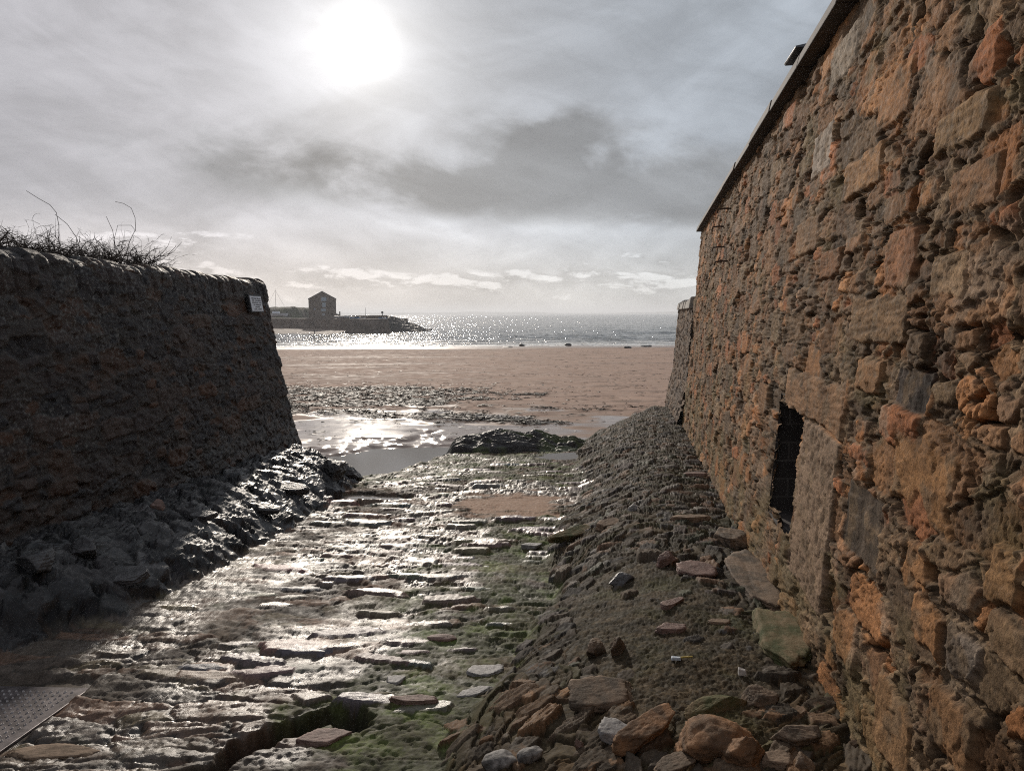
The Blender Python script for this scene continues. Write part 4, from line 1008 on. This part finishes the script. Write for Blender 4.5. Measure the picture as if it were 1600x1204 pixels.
# slabs along the foot of the right wall
wa = math.atan(MW)
def kerb(y, L, dw, h, lab, seed, mat='brown'):
    x = x_rwall(y, -1.7) - dw
    rock('ledge_slab', lab, 'slab', (x, y, gz(x, y)), (.27, L, h), seed, MR[mat], 'slab', -wa, 0, 0, None, 5, .35)
kerb(4.45, 1.15, .10, .13, 'long cracked slab forming a ledge along the foot of the sunlit wall', 31)
kerb(3.5, .8, .10, .12, 'layered nearer slab of the ledge at the foot of the sunlit wall', 35, 'moss')
kerb(5.45, .5, .12, .18, 'dark block at the far end of the ledge below the opening', 39, 'brown')
# rock hump at the far end of the slipway
def hump():
    xs = np.linspace(-1.35, 2.1, 300)[None]; ys = np.linspace(12.9, 15.3, 200)[:, None]; X = xs + 0 * ys; Y = ys + 0 * xs
    k = 1 + .25 * fbm(X * 1.7, Y * 1.7, 82, 4) - np.abs((X - .3) / 1.68 + .04 * fbm(X * 3, Y * 3, 3, 2)) ** 2.6 - np.abs((Y - 14.0 - .12 * X) / .88) ** 2.4
    prof = (.21 + .05 * fbm(X * 1.2, Y * 1.5, 83, 3)) * ss(-1.35, -1.05, X) * (1 - .72 * ss(-.1, 1.3, X)); crk = ridged(X * 1.1 + .4 * Y, Y * 3.2, 77, 3)
    Z = z_slip(14.0) - .12 + np.clip(k, -.3, 1) ** 1 * .2 + prof * ss(-.02, .22, k) + .04 * fbm(X * 3, Y * 3.5, 78, 4) - .07 * ss(.45, .8, crk) + .025 * sfbm(X * 2, Y * 12, 79, 3) + .012 * ridged(X * 7, Y * 10, 81, 3)
    Z = np.where(k < 0, Z - 1.2 * ss(0, -.35, k), Z)
    g = ss(.1, .6, fbm(X * 2, Y * 3, 80, 4) + .5 * ss(0, 1.1, X)) * .7
    c = lerp(np.array([.042, .040, .040]), np.array([.08, .10, .04]), g[..., None]); CC = np.concatenate([c, np.full(X.shape + (1,), .5)], -1)
    o = grid_mesh('rock_outcrop', np.stack([X, Y, Z], -1), CC, M_GROUND)
    tag(o, 'low dark rock hump at the seaward end of the slipway', 'rock', kind='thing')
hump()
# rocks at the water's edge
for i, (px, py, w, h, lab) in enumerate([(888, 538.5, 1.15, .62, 'larger of the two dark rocks standing at the water line'), (815, 539.5, 1.2, .5, 'rounded dark rock at the water line left of the larger one'),
        (794, 543, 1.6, .22, 'flat dark rock on wet sand just left of the rounded one'), (980, 544, 1.3, .42, 'dark low rock on the wet sand to the right'),
        (1011, 541.5, 1.9, .30, 'long flat rock nearest the low wall at the water line'), (690, 538, .8, .25, 'tiny rock at the water line left of centre'), (660, 537.5, .7, .25, 'leftmost tiny rock at the water line')]):
    d = ray(px, py); d = d / d[1]; y = 60.0
    while d[2] * y > float(z_beach(y)) and y < 112.5: y += .2
    rock('boulder', lab, 'rock', (d[0] * y, y, max(SEA - .02, float(z_beach(y)))), (w, w * .7, h), 40 + i, M_ROCKD, 'crag', sub=3)

# ------------------------------------------------------------------ seaweed on the sand
def weed():
    rr = np.random.RandomState(4); n = 46000
    Y = 17.5 + 18 * rr.rand(n) ; X = (-.40 + .62 * rr.rand(n)) * Y
    k = X / Y; nz = sfbm(X * .45, Y * 1.5, 901, 4); nz2 = fbm(X * 1.6, Y * 3.0, 902, 3)
    Yc = Y - 3.0 * k
    a = ss(.02, -.13, k + .05 * nz) * ss(23.5, 25.5, Y) * ss(34.5, 32.0, Y)                # the main band
    b = ss(1.5, .2, np.abs(Y - 21.6 + .6 * nz2 + 4.5 * k)) * ss(-.24, -.19, k) * ss(.10, .03, k) * .9
    c = ss(2.6, .3, np.abs(Y - 28.5)) * ss(-.10, -.04, k) * ss(.06, .0, k) * .55
    d = ss(.9, .2, np.abs(Y - 24.0)) * ss(.02, .05, k) * ss(.2, .12, k) * .35
    e = ss(1.2, .2, np.abs(Y - 23.0 - 2 * nz)) * ss(-.05, -.2, k) * .6
    dens = np.clip(a + b + c + d + e, 0, 1)
    sel = (dens + 1.5 * nz + .6 * nz2 > .62 + .4 * rr.rand(n) * (1 - dens * .3)) & (dens > .04)
    spr = (rr.rand(n) < .010)
    sel = sel | spr
    X, Y = X[sel], Y[sel]; nf = 2600; Yf = 30 + 62 * rr.rand(nf) ** 1.3; Xf = (-.32 + .54 * rr.rand(nf)) * Yf; kf = sfbm(Xf * .12, Yf * .5, 903, 4) > .12
    X = np.concatenate([X, Xf[kf]]); Y = np.concatenate([Y, Yf[kf]]); n = len(X); L = rr.uniform(.05, .16, n); W = L * rr.uniform(.15, .45, n); an = rr.normal(0, .6, n)
    Z = z_beach(Y) + .03 * fbm(X * .12, Y * .2, 501, 4) + rr.uniform(.0, .05, n)
    V = np.zeros((n, 6, 3)); ca, sa_ = np.cos(an), np.sin(an)
    prof = [(-1, -.3), (0, -1), (1, -.2), (1, .3), (0, 1), (-1, .2)]
    for i, (p, q) in enumerate(prof):
        u = p * L * rr.uniform(.7, 1.1, n); v = q * W * rr.uniform(.6, 1.2, n)
        V[:, i, 0] = X + ca * u - sa_ * v; V[:, i, 1] = Y + sa_ * u + ca * v; V[:, i, 2] = Z + rr.uniform(-.012, .016, n) + (i in (1, 4)) * .012
    b0 = np.arange(n)[:, None] * 6
    Fq = np.concatenate([b0 + np.array([[0, 1, 4, 5]]), b0 + np.array([[1, 2, 3, 4]])])
    m = mat_plain('seaweed', (.022, .018, .013), .55, .5, 9, .5, .01, spec=.12)
    o = raw_mesh('seaweed', V.reshape(-1, 3), Fq, m); tag(o, 'black wet seaweed strewn in bands across the sand', 'seaweed', kind='stuff')
weed()

# ------------------------------------------------------------------ bare shrubs on the left wall
M_TWIG = mat_plain('dry_twigs', (.045, .032, .024), .8, .3, 30)
def shrub(y0, y1, n, hgt, seed, lab, whips=(), lean=0.0):
    rr = random.Random(seed); root = tag(empty('bare_shrub', (-4.15, (y0 + y1) / 2, .5)), lab, 'shrub', 'bare shrubs on the shaded wall')
    ox, oy, oz = root.location
    def twig(mb, p, d, L, r, depth):
        pts = [p]; k = max(4, int(L / .05)); d = d.normalized(); curl = Vector((rr.gauss(0, .5), rr.gauss(0, .5), rr.uniform(-.9, .3)))
        for i in range(k):
            d = (d + curl * (1.2 / k) + Vector((rr.gauss(0, .10), rr.gauss(0, .10), rr.gauss(0, .10)))).normalized(); pts.append(pts[-1] + d * (L / k))
            if pts[-1].z < .53 - oz: pts[-1].z = .53 - oz + rr.uniform(0, .01); d.z = abs(d.z) * .3
        mb.tube(pts, [r * (1 - .75 * i / k) for i in range(k + 1)], 4)
        if depth:
            for _ in range(rr.randint(1, 4)):
                q = pts[rr.randint(1, k)]; twig(mb, q, d + Vector((rr.gauss(0, .7), rr.gauss(0, .7), rr.uniform(0, .8))), L * rr.uniform(.25, .55), r * .6, depth - 1)
    st = MB(); tw = MB()
    for i in range(n):
        y = rr.uniform(y0, y1) - oy; x = rr.uniform(-.18, .30); p = Vector((x, y, .03))
        L = hgt * rr.uniform(.35, 1.0)
        d = Vector((rr.gauss(.05, .5), rr.gauss(lean, .75), rr.uniform(.15, 1.0)))
        twig(st if i % 3 == 0 else tw, p, d, L * (.75 if i % 3 == 0 else 1), .0065 if i % 3 == 0 else .0030, 2)
    for w in whips:
        tw.tube([Vector(q) - root.location for q in w], [.0034 * (1 - .5 * i / len(w)) for i in range(len(w))], 4)
    tag(st.build('thick_twigs', M_TWIG, root), kind='stuff'); tag(tw.build('thin_twigs', M_TWIG, root), kind='stuff')
def W_(pxs, Y): return [at(a, b, Y) for a, b in pxs]
shrub(4.9, 6.35, 190, .30, 1, 'leftmost dense tangle of bare twigs on top of the shaded wall')
shrub(6.2, 7.25, 180, .33, 2, 'bare twiggy shrub with the longest whip bending left above the wall',
      [W_([(95, 395), (92, 372), (92, 352), (88, 332), (78, 320), (60, 310), (41, 298)], 6.6), W_([(128, 400), (120, 372), (105, 350), (86, 335)], 6.7)])
shrub(7.1, 8.15, 210, .36, 3, 'thickest dark twiggy shrub with a curved whip arching above it',
      [W_([(196, 400), (202, 378), (212, 358), (211, 340), (205, 325), (193, 318), (180, 315)], 7.6), W_([(180, 398), (178, 375), (184, 352), (205, 352), (213, 362)], 7.6), W_([(182, 395), (176, 360), (166, 338)], 7.6)])
shrub(8.3, 8.6, 9, .2, 4, 'thin separate sprig of bare twigs right of the dense shrubs',
      [W_([(232, 410), (250, 400), (262, 385), (268, 370)], 8.5), W_([(236, 410), (258, 402), (272, 392), (284, 378)], 8.6), W_([(236, 411), (256, 405), (273, 407)], 8.5), W_([(262, 398), (274, 386), (275, 382)], 8.5)])

# ------------------------------------------------------------------ notice on the left wall
def notice():
    z0, z1 = .055, .26; ya, yb = 9.98, 10.42
    def fx(z): return -3.66 + (10.2 - 11) * .012 + (1 - (z + 1.96) / 2.5) * .42 + .065
    s = tag(empty('notice_sign', (fx(.16), 10.2, .16)), 'white notice with six dark lines of lettering near the end of the shaded wall', 'sign')
    sl = (fx(z1) - fx(z0)) / (z1 - z0)
    def slab(mb, a, b, c, d, o0, o1):
        f = lambda y, z, o: ((z - .16) * sl + o, y - 10.2, z - .16)
        mb.poly([f(a, c, o0), f(b, c, o0), f(b, d, o0), f(a, d, o0), f(a, c, o1), f(b, c, o1), f(b, d, o1), f(a, d, o1)], [(0, 1, 2, 3), (7, 6, 5, 4), (0, 4, 5, 1), (1, 5, 6, 2), (2, 6, 7, 3), (3, 7, 4, 0)])
    b = MB(); slab(b, ya - .03, yb + .03, z0 - .016, z1 + .02, -.04, 0.0); b.build('backing_board', mat_plain('black_board', (.012, .012, .014), .6, .2, 20), s)
    p = MB(); slab(p, ya, yb, z0, z1, .0005, .006); p.build('panel', mat_plain('white_enamel', (.62, .62, .66), .4, .05, 20, .1), s)
    t = MB(); rr = random.Random(2); rows = [(.82, (8, 7)), (.80, (3, 8)), (.86, (8, 3)), (.68, (3, 8)), (.42, (6,)), (.66, (4, 5))]
    for i, (wd, words) in enumerate(rows):
        zc = z1 - .030 - i * .0295; tot = sum(words) + len(words) - 1; cw = (yb - ya) * wd / tot; y = 10.2 - (yb - ya) * wd / 2 + .02
        for wn in words:
            for _ in range(wn):
                hgt = .0085; k = rr.randint(0, 3)
                slab(t, y, y + cw * .25, zc - hgt, zc + hgt, .0065, .008)
                if k in (0, 1): slab(t, y + cw * .27, y + cw * .7, zc + hgt * .4, zc + hgt, .0065, .008)
                if k in (1, 2): slab(t, y + cw * .27, y + cw * .7, zc - hgt, zc - hgt * .4, .0065, .008)
                if k in (0, 3): slab(t, y + cw * .55, y + cw * .78, zc - hgt * .35, zc + hgt * .35, .0065, .008)
                y += cw
            y += cw
    t.build('lettering', mat_plain('black_paint', (.03, .03, .035), .6, .1, 20), s)
notice()

# ------------------------------------------------------------------ steel plate
def plate():
    root = tag(empty('metal_plate', (-2.78, 2.93, z_slip(2.93) - .012)), 'studded steel plate let into the slipway in the bottom left corner', 'plate')
    root.rotation_euler = (-math.atan(.07), 0, math.radians(-3))
    m = MB(); m.box(-.62, .62, -.62, .62, -.012, 0); m.build('plate', mat_plain('worn_steel', (.17, .15, .15), .42, .35, 14, .3, .003, metal=.55), root, .003)
    t = MB(); r = .0085; s = .036
    for i in range(33):
        for j in range(33):
            x, y = -.59 + i * s + (j % 2) * s * .0, -.59 + j * s
            t.poly([(x - r, y, .0), (x, y - r, .0), (x + r, y, .0), (x, y + r, .0), (x - r * .45, y, .006), (x, y - r * .45, .006), (x + r * .45, y, .006), (x, y + r * .45, .006)],
                   [(4, 5, 6, 7), (0, 1, 5, 4), (1, 2, 6, 5), (2, 3, 7, 6), (3, 0, 4, 7)])
    t.build('stud_pattern', mat_plain('polished_studs', (.42, .40, .40), .3, .2, 30, .2, .002, metal=.7), root)
plate()
# bits of litter on the gravel
p = on_ground(1066, 1031); m = MB(); m.tube([(-.045, -.004, .012), (0, 0, .014), (.05, .006, .012)], .0035, 6)
o = m.build('straw', mat_plain('yellow_plastic', (.55, .42, .10), .5, .1, 20)); o.location = p; o.rotation_euler = (0, 0, .1); tag(o, 'thin yellow plastic stick lying on the gravel', 'litter')
m = MB(); m.poly([(-.025, -.012, .0), (.02, -.016, .0), (.03, .010, .0), (-.02, .014, .0), (-.022, -.010, .012), (.018, -.012, .016), (.026, .008, .010), (-.018, .012, .014)], [(0, 1, 2, 3), (4, 7, 6, 5), (0, 4, 5, 1), (1, 5, 6, 2), (2, 6, 7, 3), (3, 7, 4, 0)])
o = m.build('wrapper', mat_plain('pale_blue_plastic', (.5, .56, .62), .4, .1, 20), None, .003); q = on_ground(1056, 1032); o.location = (q.x, q.y, q.z + .006); tag(o, 'scrap of pale blue plastic beside the yellow stick', 'litter')
m = MB(); m.poly([(-.02, -.014, .0), (.02, -.010, .0), (.024, .016, .0), (-.018, .012, .0), (-.02, -.008, .03), (.01, -.008, .022), (.018, .012, .02), (-.016, .012, .034)], [(0, 1, 2, 3), (4, 7, 6, 5), (0, 4, 5, 1), (1, 5, 6, 2), (2, 6, 7, 3), (3, 7, 4, 0)])
o = m.build('paper_scrap', mat_plain('white_paper', (.6, .58, .55), .7, .1, 20), None, .003); q = on_ground(1160, 1056); o.location = (q.x, q.y, q.z + .004); tag(o, 'crumpled white scrap near the foot of the sunlit wall', 'litter')

# ------------------------------------------------------------------ harbour in the distance
M_PIER = mat_plain('pier_masonry', (.13, .105, .09), .9, .35, .35, .8, .12, stretch=(1, 1, 2.2))
M_BLD = mat_plain('granary_masonry', (.17, .14, .12), .9, .3, .8, .6, .06)
M_ROOF = mat_plain('slate_roof', (.06, .06, .065), .7, .3, 2, .4, .03)
def harbour():
    p = tag(empty('harbour_pier', (-40, 200, SEA)), 'long stone harbour pier running out behind the granary', 'pier')
    def W(o): o.matrix_parent_inverse = p.matrix_world.inverted() if False else Matrix.Translation(-Vector(p.location)); return o
    x = lambda px, Y: at(px, 495, Y).x
    zt = lambda py, Y, px=560: at(px, py, Y).z
    m = MB()   # head: battered block
    xa, xb, zh = x(545, 199), x(606, 199), zt(498.3, 199)
    m.poly([(xa - 1.2, 198, -6), (xb + 1.1, 198, -6), (xb, 199.4, zh), (xa, 199.4, zh), (xa - 1.2, 216, -6), (xb - 2.2, 216, -6), (xb - 3.4, 214, zh), (xa, 214, zh)],
           [(0, 1, 2, 3), (3, 2, 6, 7), (1, 5, 6, 2), (0, 3, 7, 4), (4, 7, 6, 5)])
    W(m.build('pier_head', M_PIER, p, .15))
    m = MB(); xl, xr = x(330, 250), x(552, 214); zl = zt(496.6, 250, 450)
    m.poly([(xl, 262, -6), (xa + 1, 212, -6), (xa + 1, 213, zh - .1), (xl, 263, zl), (xl, 275, -6), (xa + 12, 228, -6), (xa + 12, 227, zh - .1), (xl, 274, zl)],
           [(0, 1, 2, 3), (3, 2, 6, 7), (1, 5, 6, 2), (0, 3, 7, 4), (4, 7, 6, 5)])
    W(m.build('quay', M_PIER, p))
    m = MB(); zp = zt(492.6, 214)
    m.poly([(x(526, 226), 226, zh - .2), (x(605.5, 212), 212, zh - .2), (x(605.5, 212), 212, zp), (x(526, 226), 226, zt(493, 226)), (x(526, 226), 227.2, zh - .2), (x(605.5, 213.4), 213.4, zh - .2), (x(605.5, 213.4), 213.4, zp), (x(526, 226), 227.2, zt(493, 226))],
           [(0, 1, 2, 3), (3, 2, 6, 7), (1, 5, 6, 2), (0, 3, 7, 4), (4, 7, 6, 5)])
    W(m.build('parapet', M_PIER, p))
    # granary
    Y = 240.0; xa, xb = x(483.5, Y), x(525, Y); zb = zt(497.5, Y, 505) - .4; ze = zt(466, Y, 505); za = zt(454.5, Y, 505); D = 15
    g = tag(empty('granary', ((xa + xb) / 2, Y, zb), math.radians(13.5)), 'tall old stone granary with a steep gable on the harbour pier', 'building'); cx = (xa + xb) / 2; hw = (xb - xa) / 2
    m = MB(); m.prism([(-hw, 0), (hw, 0), (hw, ze - zb), (0, za - zb - .15), (-hw, ze - zb)], 'y', 0, D); m.build('wall', M_BLD, g)
    m = MB()
    for s in (-1, 1):
        m.poly([(s * (hw + .15), -.12, ze - zb - .12), (0, -.12, za - zb), (0, D + .1, za - zb), (s * (hw + .15), D + .1, ze - zb - .12), (s * (hw + .15), -.12, ze - zb - .32), (0, -.12, za - zb - .2), (0, D + .1, za - zb - .2), (s * (hw + .15), D + .1, ze - zb - .32)],
               [(0, 1, 2, 3), (4, 7, 6, 5), (0, 4, 5, 1), (1, 5, 6, 2), (2, 6, 7, 3), (3, 7, 4, 0)])
    m.build('roof', M_ROOF, g)
    gl = mat_plain('sky_lit_glass', (.30, .36, .42), .15, .1, 3, .1); fr = mat_plain('pale_frame', (.32, .33, .35), .7, .1, 4)
    for (py0, py1, w, mt, fx) in ((464, 470.5, 1.7, gl, .5), (472.5, 480, 1.2, gl, .5), (482, 486.5, 1.5, gl, .3), (489.5, 493, .9, fr, .3)):
        z0, z1 = zt(py1, Y, 506) - zb, zt(py0, Y, 506) - zb
        m = MB(); m.box(fx - w / 2, fx + w / 2, -.04, .06, z0, z1); wd = m.build('window', fr, g)
        m = MB(); m.box(fx - w / 2 + .14, fx - .05, -.06, -.035, z0 + .14, z1 - .14); m.box(fx + .05, fx + w / 2 - .14, -.06, -.035, z0 + .14, z1 - .14); m.build('pane', mt, wd)
    m = MB(); m.box(-2.8, -2.2, -.05, .05, 3.1, 3.8); m.build('window', fr, g)
    m = MB(); m.prism([(hw, 0), (hw + 1.35, 0), (hw + 1.35, 1.6), (hw, 2.0)], 'y', 2, 7); m.build('lean_to', M_BLD, g)
    m = MB(); m.box(hw + .95, hw + 1.35, 4, 4.6, 1.5, 2.7); m.build('chimney', M_BLD, g)
    # lamp beacon at the end
    b = at(597.3, 492.8, 205); t = at(597.3, 486.2, 205); o = tag(empty('beacon', b), 'small harbour light on a post near the end of the pier', 'beacon'); h = t.z - b.z
    md = mat_plain('dark_metal', (.04, .04, .045), .5, .2, 9)
    m = MB(); m.tube([(0, 0, 0), (0, 0, h - .3)], .12, 8); m.build('post', md, o); m = MB(); m.tube([(0, 0, h - .55), (0, 0, h - .5), (0, 0, h - .1), (0, 0, h)], [.2, .34, .34, .06], 8); m.build('lantern', md, o)
    b = at(571.5, 493, 205); t = at(571.5, 480.5, 205); m = MB(); m.tube([(0, 0, 0), (0, 0, t.z - b.z)], [.07, .03], 6); o = m.build('flagpole', md); o.location = b; tag(o, 'thin bare pole standing on the pier parapet', 'pole')
    # boats on the quay
    hullm = mat_plain('white_hull', (.6, .62, .66), .4, .08, 5); blm = mat_plain('blue_hull', (.10, .25, .50), .4, .1, 5)
    def boat(px, py, Y, L, mat, lab, mast=0, rz=0.0, group=None):
        b = at(px, py, Y); o = tag(empty('boat', b, rz), lab, 'boat', group); n = 9; v = []; f = []
        for i in range(n):
            s = i / (n - 1) * 2 - 1; w = L * .17 * (1 - max(0, s) ** 2.2) * (1 if s < .99 else .1); k = .12 * L * .1 * s * s
            v += [(s * L / 2, -w, .13 * L + k), (s * L / 2 * .93, -w * .55, .03 * L), (s * L / 2 * .9, 0, 0), (s * L / 2 * .93, w * .55, .03 * L), (s * L / 2, w, .13 * L + k)]
        for i in range(n - 1):
            for j in range(4): f.append((i * 5 + j, (i + 1) * 5 + j, (i + 1) * 5 + j + 1, i * 5 + j + 1))
            f.append((i * 5 + 4, (i + 1) * 5 + 4, (i + 1) * 5, i * 5))
        f += [(0, 1, 2, 3, 4), tuple(range((n - 1) * 5 + 4, (n - 1) * 5 - 1, -1))]
        m = MB(); m.poly(v, f); m.build('hull', mat, o)
        if mast:
            m = MB(); m.box(-L * .15, L * .15, -L * .08, L * .08, .13 * L, .22 * L); m.build('cabin', hullm, o)
            m = MB(); m.tube([(0, 0, .2 * L), (0, 0, mast)], [.06, .04], 6); m.build('mast', md, o)
            m = MB(); m.tube([(0, 0, mast * .95), (L * .48, 0, .16 * L)], .025, 4); m.tube([(0, 0, mast * .95), (-L * .48, 0, .16 * L)], .025, 4); m.build('rigging', md, o)
    boat(431.5, 494.2, 236, 7.5, hullm, 'white yacht with a bare mast just past the end of the shaded wall', 8.8, .2)
    boat(554, 497.4, 206, 2.8, blm, 'small blue dinghy drawn up on the pier head', 0, .1)
    boat(564.5, 497.4, 207, 2.6, hullm, 'small white dinghy to the right of the blue one on the pier', 0, -.2)
    boat(534, 496.6, 222, 4.5, hullm, 'long white dinghy on the quay nearest the granary', 0, .0)
    boat(598, 497.8, 206, 2.4, blm, 'tiny blue dinghy nearest the end of the pier', 0, .4)
    # headland and skerry
    hl = []; 
    xs = np.linspace(x(150, 330), x(482, 330), 160)[None]; ys = np.linspace(300, 380, 60)[:, None]; X = xs + 0 * ys; Yy = ys + 0 * xs
    top = zt(480.5, 330, 450); base = -5.4
    pr = ss(x(482, 330), x(462, 330), X) ** .75 * ss(300, 325, Yy) ** .6 * (1 - .6 * ss(350, 380, Yy))
    Z = base + (top - base) * pr + .7 * fbm(X * .12, Yy * .12, 701, 5) * ss(0, .3, pr) 
    C_ = np.concatenate([lerp(np.array([.07, .062, .055]), np.array([.07, .075, .045]), ss(-.2, .3, fbm(X * .2, Yy * .2, 702, 4))[..., None]), np.full(X.shape + (1,), .9)], -1)
    tag(grid_mesh('headland', np.stack([X, Yy, Z], -1), C_, M_SAND), kind='structure')
    xs = np.linspace(x(600, 216), x(666, 216), 200)[None]; ys = np.linspace(206, 232, 80)[:, None]; X = xs + 0 * ys; Yy = ys + 0 * xs
    f = (X - x(600, 216)) / (x(664, 216) - x(600, 216)); zs = zt(492.4, 216, 615)
    ridge = np.clip(np.interp(f, [-.1, .0, .2, .35, .6, .85, 1.0, 1.2], [.9, .92, .9, .76, .52, .24, .0, -.3]), -.4, 1.1)
    w = np.clip(1 - np.abs((Yy - 218) / 11.5) ** 1.6, -1, 1)
    Z = SEA + (zs - SEA) * ridge * np.clip(w, -.3, 1) + .45 * fbm(X * .5, Yy * .5, 703, 5) + .25 * ridged(X * .9, Yy * .9, 704, 3)
    C_ = np.concatenate([np.tile(np.array([.05, .046, .044]), X.shape + (1,)) * (1 + .4 * fbm(X, Yy, 705, 4))[..., None], np.full(X.shape + (1,), .6)], -1)
    tag(grid_mesh('rock_outcrop', np.stack([X, Yy, Z], -1), C_, M_GROUND), 'dark rocky spit tapering into the sea beyond the pier end', 'rocks', kind='thing')
    # sand laid bare inside the harbour and the thin marker in it
    X = np.linspace(x(330, 225), x(548, 214), 120)[None] + 0 * np.linspace(0, 1, 40)[:, None]; t = np.linspace(0, 1, 40)[:, None]
    Y0 = 190 + 3 * fbm(X * .06, 0 * X + 1, 706, 4); Yy = Y0 + (258 - Y0) * t
    Z = SEA - .06 + (.42 * ss(0, .45, t) + .6 * t) + 0 * X + .03 * fbm(X * .2, Yy * .2, 707, 3)
    C_ = np.concatenate([np.tile(np.array([.20, .16, .135]), Z.shape + (1,)), np.full(Z.shape + (1,), .75)], -1)
    tag(grid_mesh('harbour_sand', np.stack([X, Yy, Z], -1), C_, M_SAND), kind='structure')
    b = at(491.5, 519.5, 196); m = MB(); m.tube([(0, 0, -.4), (0, 0, .9)], [.13, .10], 6); o = m.build('post', mat_plain('tarred_wood', (.04, .035, .03), .8, .2, 9)); o.location = (b.x, 196, SEA); tag(o, 'short dark post standing in the shallows before the pier', 'post')
    # far coast
    xs = np.linspace(-8000, 8000, 500)[None]; ys = np.linspace(6500, 8000, 12)[:, None]; X = xs + 0 * ys; Yy = ys + 0 * xs; t = (Yy - 6500) / 1500
    hh = 9 + 26 * np.clip(fbm(X * .0006, 0 * X, 708, 5) + .35, 0, 1)
    Z = SEA - 2 + hh * np.sin(np.pi * np.clip(t, 0, 1)) ** .8
    C_ = np.concatenate([np.tile(np.array([.08, .09, .06]), Z.shape + (1,)), np.full(Z.shape + (1,), .95)], -1)
    tag(grid_mesh('hills', np.stack([X, Yy, Z], -1), C_, M_SAND), kind='structure')
harbour()

# ------------------------------------------------------------------ sea air
m = MB(); m.box(-9500, 9500, -70, 9500, -8.0, 38)
hz = m.build('haze', M_SAND); hz.data.materials.clear(); hm = bpy.data.materials.new('sea_air'); hm.use_nodes = True; T = NT(hm.node_tree); T.n.clear()
pv = T.add('ShaderNodeVolumePrincipled'); pv.inputs['Color'].default_value = (.92, .95, 1.0, 1); pv.inputs['Density'].default_value = .00028; pv.inputs['Anisotropy'].default_value = .35
T.l.new(pv.outputs[0], T.add('ShaderNodeOutputMaterial').inputs['Volume']); hz.data.materials.append(hm); tag(hz, kind='stuff')
